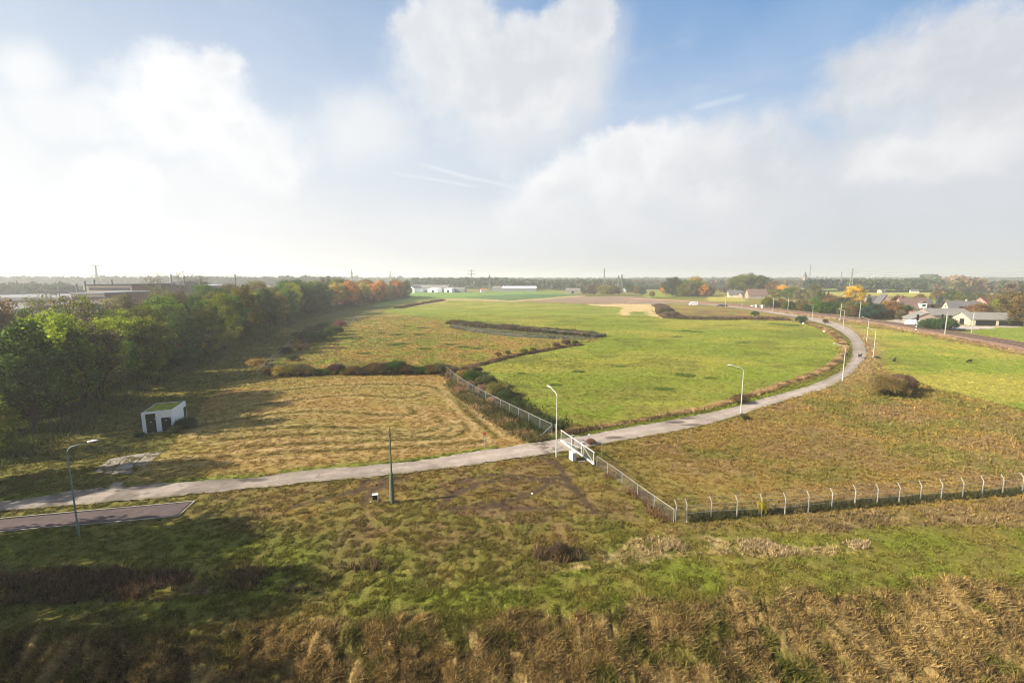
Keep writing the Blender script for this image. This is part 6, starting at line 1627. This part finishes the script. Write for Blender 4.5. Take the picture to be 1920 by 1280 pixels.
p_a = pylon(182, 497, 676, rad(8), 'three', 'large pylon with three wide crossarms above the factory at the left')
p_b = pylon(660, 506, 900, rad(-12), 'many', 'pylon with many arms behind the orange trees of the wood')
pylon(918, 515, 760, rad(35), 'many', 'small dark pylon right of the white sheds')
pylon(884, 505, 1500, rad(12), 'two', 'faint pylon left of the dark one by the sheds')
p_e = pylon(1133, 503, 1150, rad(60), 'narrow', 'tall pale narrow pylon in the middle distance')
pylon(1160, 516, 640, rad(60), 'narrow', 'left one of the twin pylons behind the yellow trees'); pylon(1166, 514, 660, rad(60), 'narrow', 'right one of the twin pylons behind the yellow trees')
p_h = pylon(1518, 496, 1150, rad(55), 'narrow', 'tallest hazy pylon beside the church spire')
p_i = pylon(1577, 509, 690, rad(55), 'narrow', 'broad legged pylon before the conifer plantation'); p_j = pylon(1597, 503, 620, rad(60), 'narrow', 'slim two legged pylon above the bright yellow tree')
pylon(732, 508, 1700, rad(5), 'two', 'very faint pylon right of the wood'); pylon(595, 514, 1900, rad(5), 'two', 'very faint pylon above the big oaks'); pylon(296, 513, 1500, rad(5), 'two', 'very faint pylon above the bare trees'); pylon(565, 515, 2000, rad(80), 'two', 'very faint thin pylon left of the one above the oaks')


def lines(a, b, label, n=6):
    (qa, ra, ta), (qb, rb, tb) = PYL[a], b if isinstance(b, tuple) else PYL[b]; e = empty('power_cables', (0, 0, 0), 0, label, 'power cables')
    for (xa, za), (xb, zb_) in list(zip(ta, tb))[:n]:
        A = np.array([qa[0] + math.cos(ra) * xa, qa[1] + math.sin(ra) * xa, za]); B = np.array([qb[0] + math.cos(rb) * xb, qb[1] + math.sin(rb) * xb, zb_]); pts = []
        L_ = np.linalg.norm(A - B)
        for t in np.linspace(0, 1, 18): p = A * (1 - t) + B * t; p[2] -= 4 * t * (1 - t) * L_ * .028; pts.append(tuple(p))
        mb = MB(); mb.tube(pts, .055, 3, cap=False); mb.build('cable', M['pylon'], e)


lines(p_a, p_b, 'power cables between the left factory pylon and the one behind the wood'); lines(p_j, p_i, 'power cables between the two right pylons')
lines(p_h, (np.array(atd(2050, 900)), rad(55), PYL[p_h][2]), 'power cables running from the tallest pylon off to the right')
lines(p_j, (np.array(atd(2000, 520)), rad(60), PYL[p_j][2]), 'power cables running from the slim pylon off to the right')

# ------------------------------------------------------------------ vehicles and the yard
def van(px, py, rz, L_, W_, H_, body, label, name='camper_van', cat='van', dark=False):
    q = at(px, py); e = empty(name, (q[0], q[1], .05), rz, label, cat); mb = MB(); x = L_ / 2
    prof_ = [(-x, .45), (-x, H_ * .93), (-x + .25, H_), (x * .45, H_), (x * .62, H_ * .86), (x * .75, H_ * .62), (x * .97, H_ * .5), (x, .5)] if not dark else [(-x, .35), (-x, .85), (-x * .82, .95), (-x * .6, H_), (x * .2, H_), (x * .5, .95), (x * .95, .8), (x, .4)]
    n = len(prof_); mb.v += [(p[0], -W_ / 2, p[1]) for p in prof_] + [(p[0], W_ / 2, p[1]) for p in prof_]
    mb.f += [tuple(range(n)), tuple(reversed(range(n, 2 * n)))] + [(k, n + k, n + (k + 1) % n, (k + 1) % n) for k in range(n)]
    mb.build('body', body, e, bevel=.04)
    for u in ((-.55, .0), (-.1, 0), (.42, 0)) if not dark else ((-.35, 0), (.05, 0)):
        for sg in (-1, 1): mb = MB(); mb.box((x * u[0], sg * W_ / 2, H_ * (.68 if not dark else .82)), (L_ * .13, .04, H_ * .2)); mb.build('window', M['glass'], e)
    for sx in (-.6, .62):
        for sg in (-1, 1): mb = MB(); mb.tube([(x * sx, sg * (W_ / 2 - .22), .34), (x * sx, sg * (W_ / 2 + .01), .34)], .35, 14); mb.build('wheel', M['black'], e)


van(1300, 572.8, rad(175), 6.4, 2.2, 2.9, M['white'], 'white camper van parked before the tree clump beyond the pasture')
van(1350, 574.2, rad(170), 4.3, 1.8, 1.5, mat_simple('blue_grey_car_paint', (.05, .09, .10), .35, .1, 2, spec=.5), 'dark blue green car waiting near the level crossing', 'car', 'car', True)
van(1358, 574.6, rad(170), 4.2, 1.8, 1.45, mat_simple('dark_car_paint', (.03, .03, .035), .35, .1, 2, spec=.5), 'black car beside the blue green one near the crossing', 'car', 'car', True)
for i, px in enumerate((1411, 1421)):
    van(px, 576.2, rad(172), 4.3, 1.8, 1.5, M['white'], ['white car left of the pair parked before the brown roofed farmhouse', 'white car right of the pair parked before the brown roofed farmhouse'][i], 'car', 'car', True)
for i, (px, py) in enumerate(((1419.5, 578.5), (1430.5, 579.5))):
    q = at(px, py); e = empty('crossing_box', (q[0], q[1], 0), .2, ['left pale green relay cabinet at the level crossing', 'right pale green relay cabinet at the level crossing'][i], 'cabinet')
    mb = MB(); mb.box((0, 0, 1.4), (2.0, 1.6, 2.8)); mb.build('cabinet', mat_simple('pale_green_cabinet', (.5, .52, .42)), e, bevel=.03); mb = MB(); mb.box((0, 0, 2.86), (2.3, 1.9, .12)); mb.build('lid', M['grey_box'], e)
# white tarpaulin
q = at(1709, 611); e = empty('covered_trailer', (q[0], q[1], 0), rad(-8), 'bright white tarpaulin covered trailer in the farm yard', 'trailer')
mb = MB(); mb.v += [(-2.6, -1.3, .5), (2.4, -1.3, .5), (2.6, 1.3, .5), (-2.4, 1.3, .5), (-2.2, -1.1, 2.5), (2.5, -1.1, 2.7), (2.4, 1.1, 3.0), (-2.1, 1.1, 2.8)]
mb.f += [(0, 1, 5, 4), (1, 2, 6, 5), (2, 3, 7, 6), (3, 0, 4, 7), (4, 5, 6, 7), (0, 1, 2, 3)]; mb.build('tarpaulin', M['sheet_white'], e, bevel=.12)
for sg in (-1, 1): mb = MB(); mb.tube([(0, sg * 1.0, .4), (0, sg * 1.25, .4)], .4, 14); mb.build('wheel', M['black'], e)
# fallen wood, white bits in the grass
q = at(1244, 588); e = empty('fallen_trunk', (q[0], q[1], 0), rad(-40), 'dark dead trunk leaning over the grey bramble thicket', 'fallen trunk'); mb = MB(); mb.tube([(-5, 0, 4.5), (0, .3, 2.6), (6, 0, .2)], [.16, .24, .3], 6); mb.build('stem', M['bark'], e)
for i, (px, py, s_, lab) in enumerate(((1545, 622, .5, 'white stone at the inner verge of the far bend'), (998, 926, .12, 'small white scrap lying in the foreground grass'), (695, 942, .09, 'tiny white stone at the foot of the meter box'), (1506, 607, .6, 'pale rocks beside the small round shrub'), (1288, 978, .07, 'white scrap at the foot of the fence corner'), (1360, 597, .5, 'pale stone on the far pasture edge'))):
    q = at(px, py); bm = bmesh.new(); bmesh.ops.create_icosphere(bm, subdivisions=2, radius=s_)
    for v in bm.verts: v.co *= random.uniform(.8, 1.15); v.co.z *= .7
    me = bpy.data.meshes.new('stone'); bm.to_mesh(me); bm.free(); me.materials.append(M['white']); o = link_mesh('stone', me); o.location = (q[0], q[1], float(zfun(*q)) + s_ * .4); tag(o, lab, 'stone')


# ------------------------------------------------------------------ the hazy air
def build_haze():
    mb = MB(); R_ = 9300; mb.box((0, 0, 29), (2 * R_, 2 * R_, 90)); o = mb.build('haze'); o.location.z = 0
    m = bpy.data.materials.new('haze_air'); m.use_nodes = True; nt = m.node_tree; nt.nodes.clear(); out = nt.nodes.new('ShaderNodeOutputMaterial'); v = nt.nodes.new('ShaderNodeVolumePrincipled')
    v.inputs['Color'].default_value = (.97, .985, 1.0, 1); v.inputs['Density'].default_value = HAZE; v.inputs['Anisotropy'].default_value = .3
    nt.links.new(v.outputs[0], out.inputs['Volume']); o.data.materials.append(m); tag(o, kind='stuff')


HAZE = 3.5e-4
build_haze()
for k, v in LABELS.items():
    if len(v) > 1: print('SAME LABEL', k, v)
    if not 4 <= len(k.split()) <= 16: print('LABEL LENGTH', len(k.split()), k)
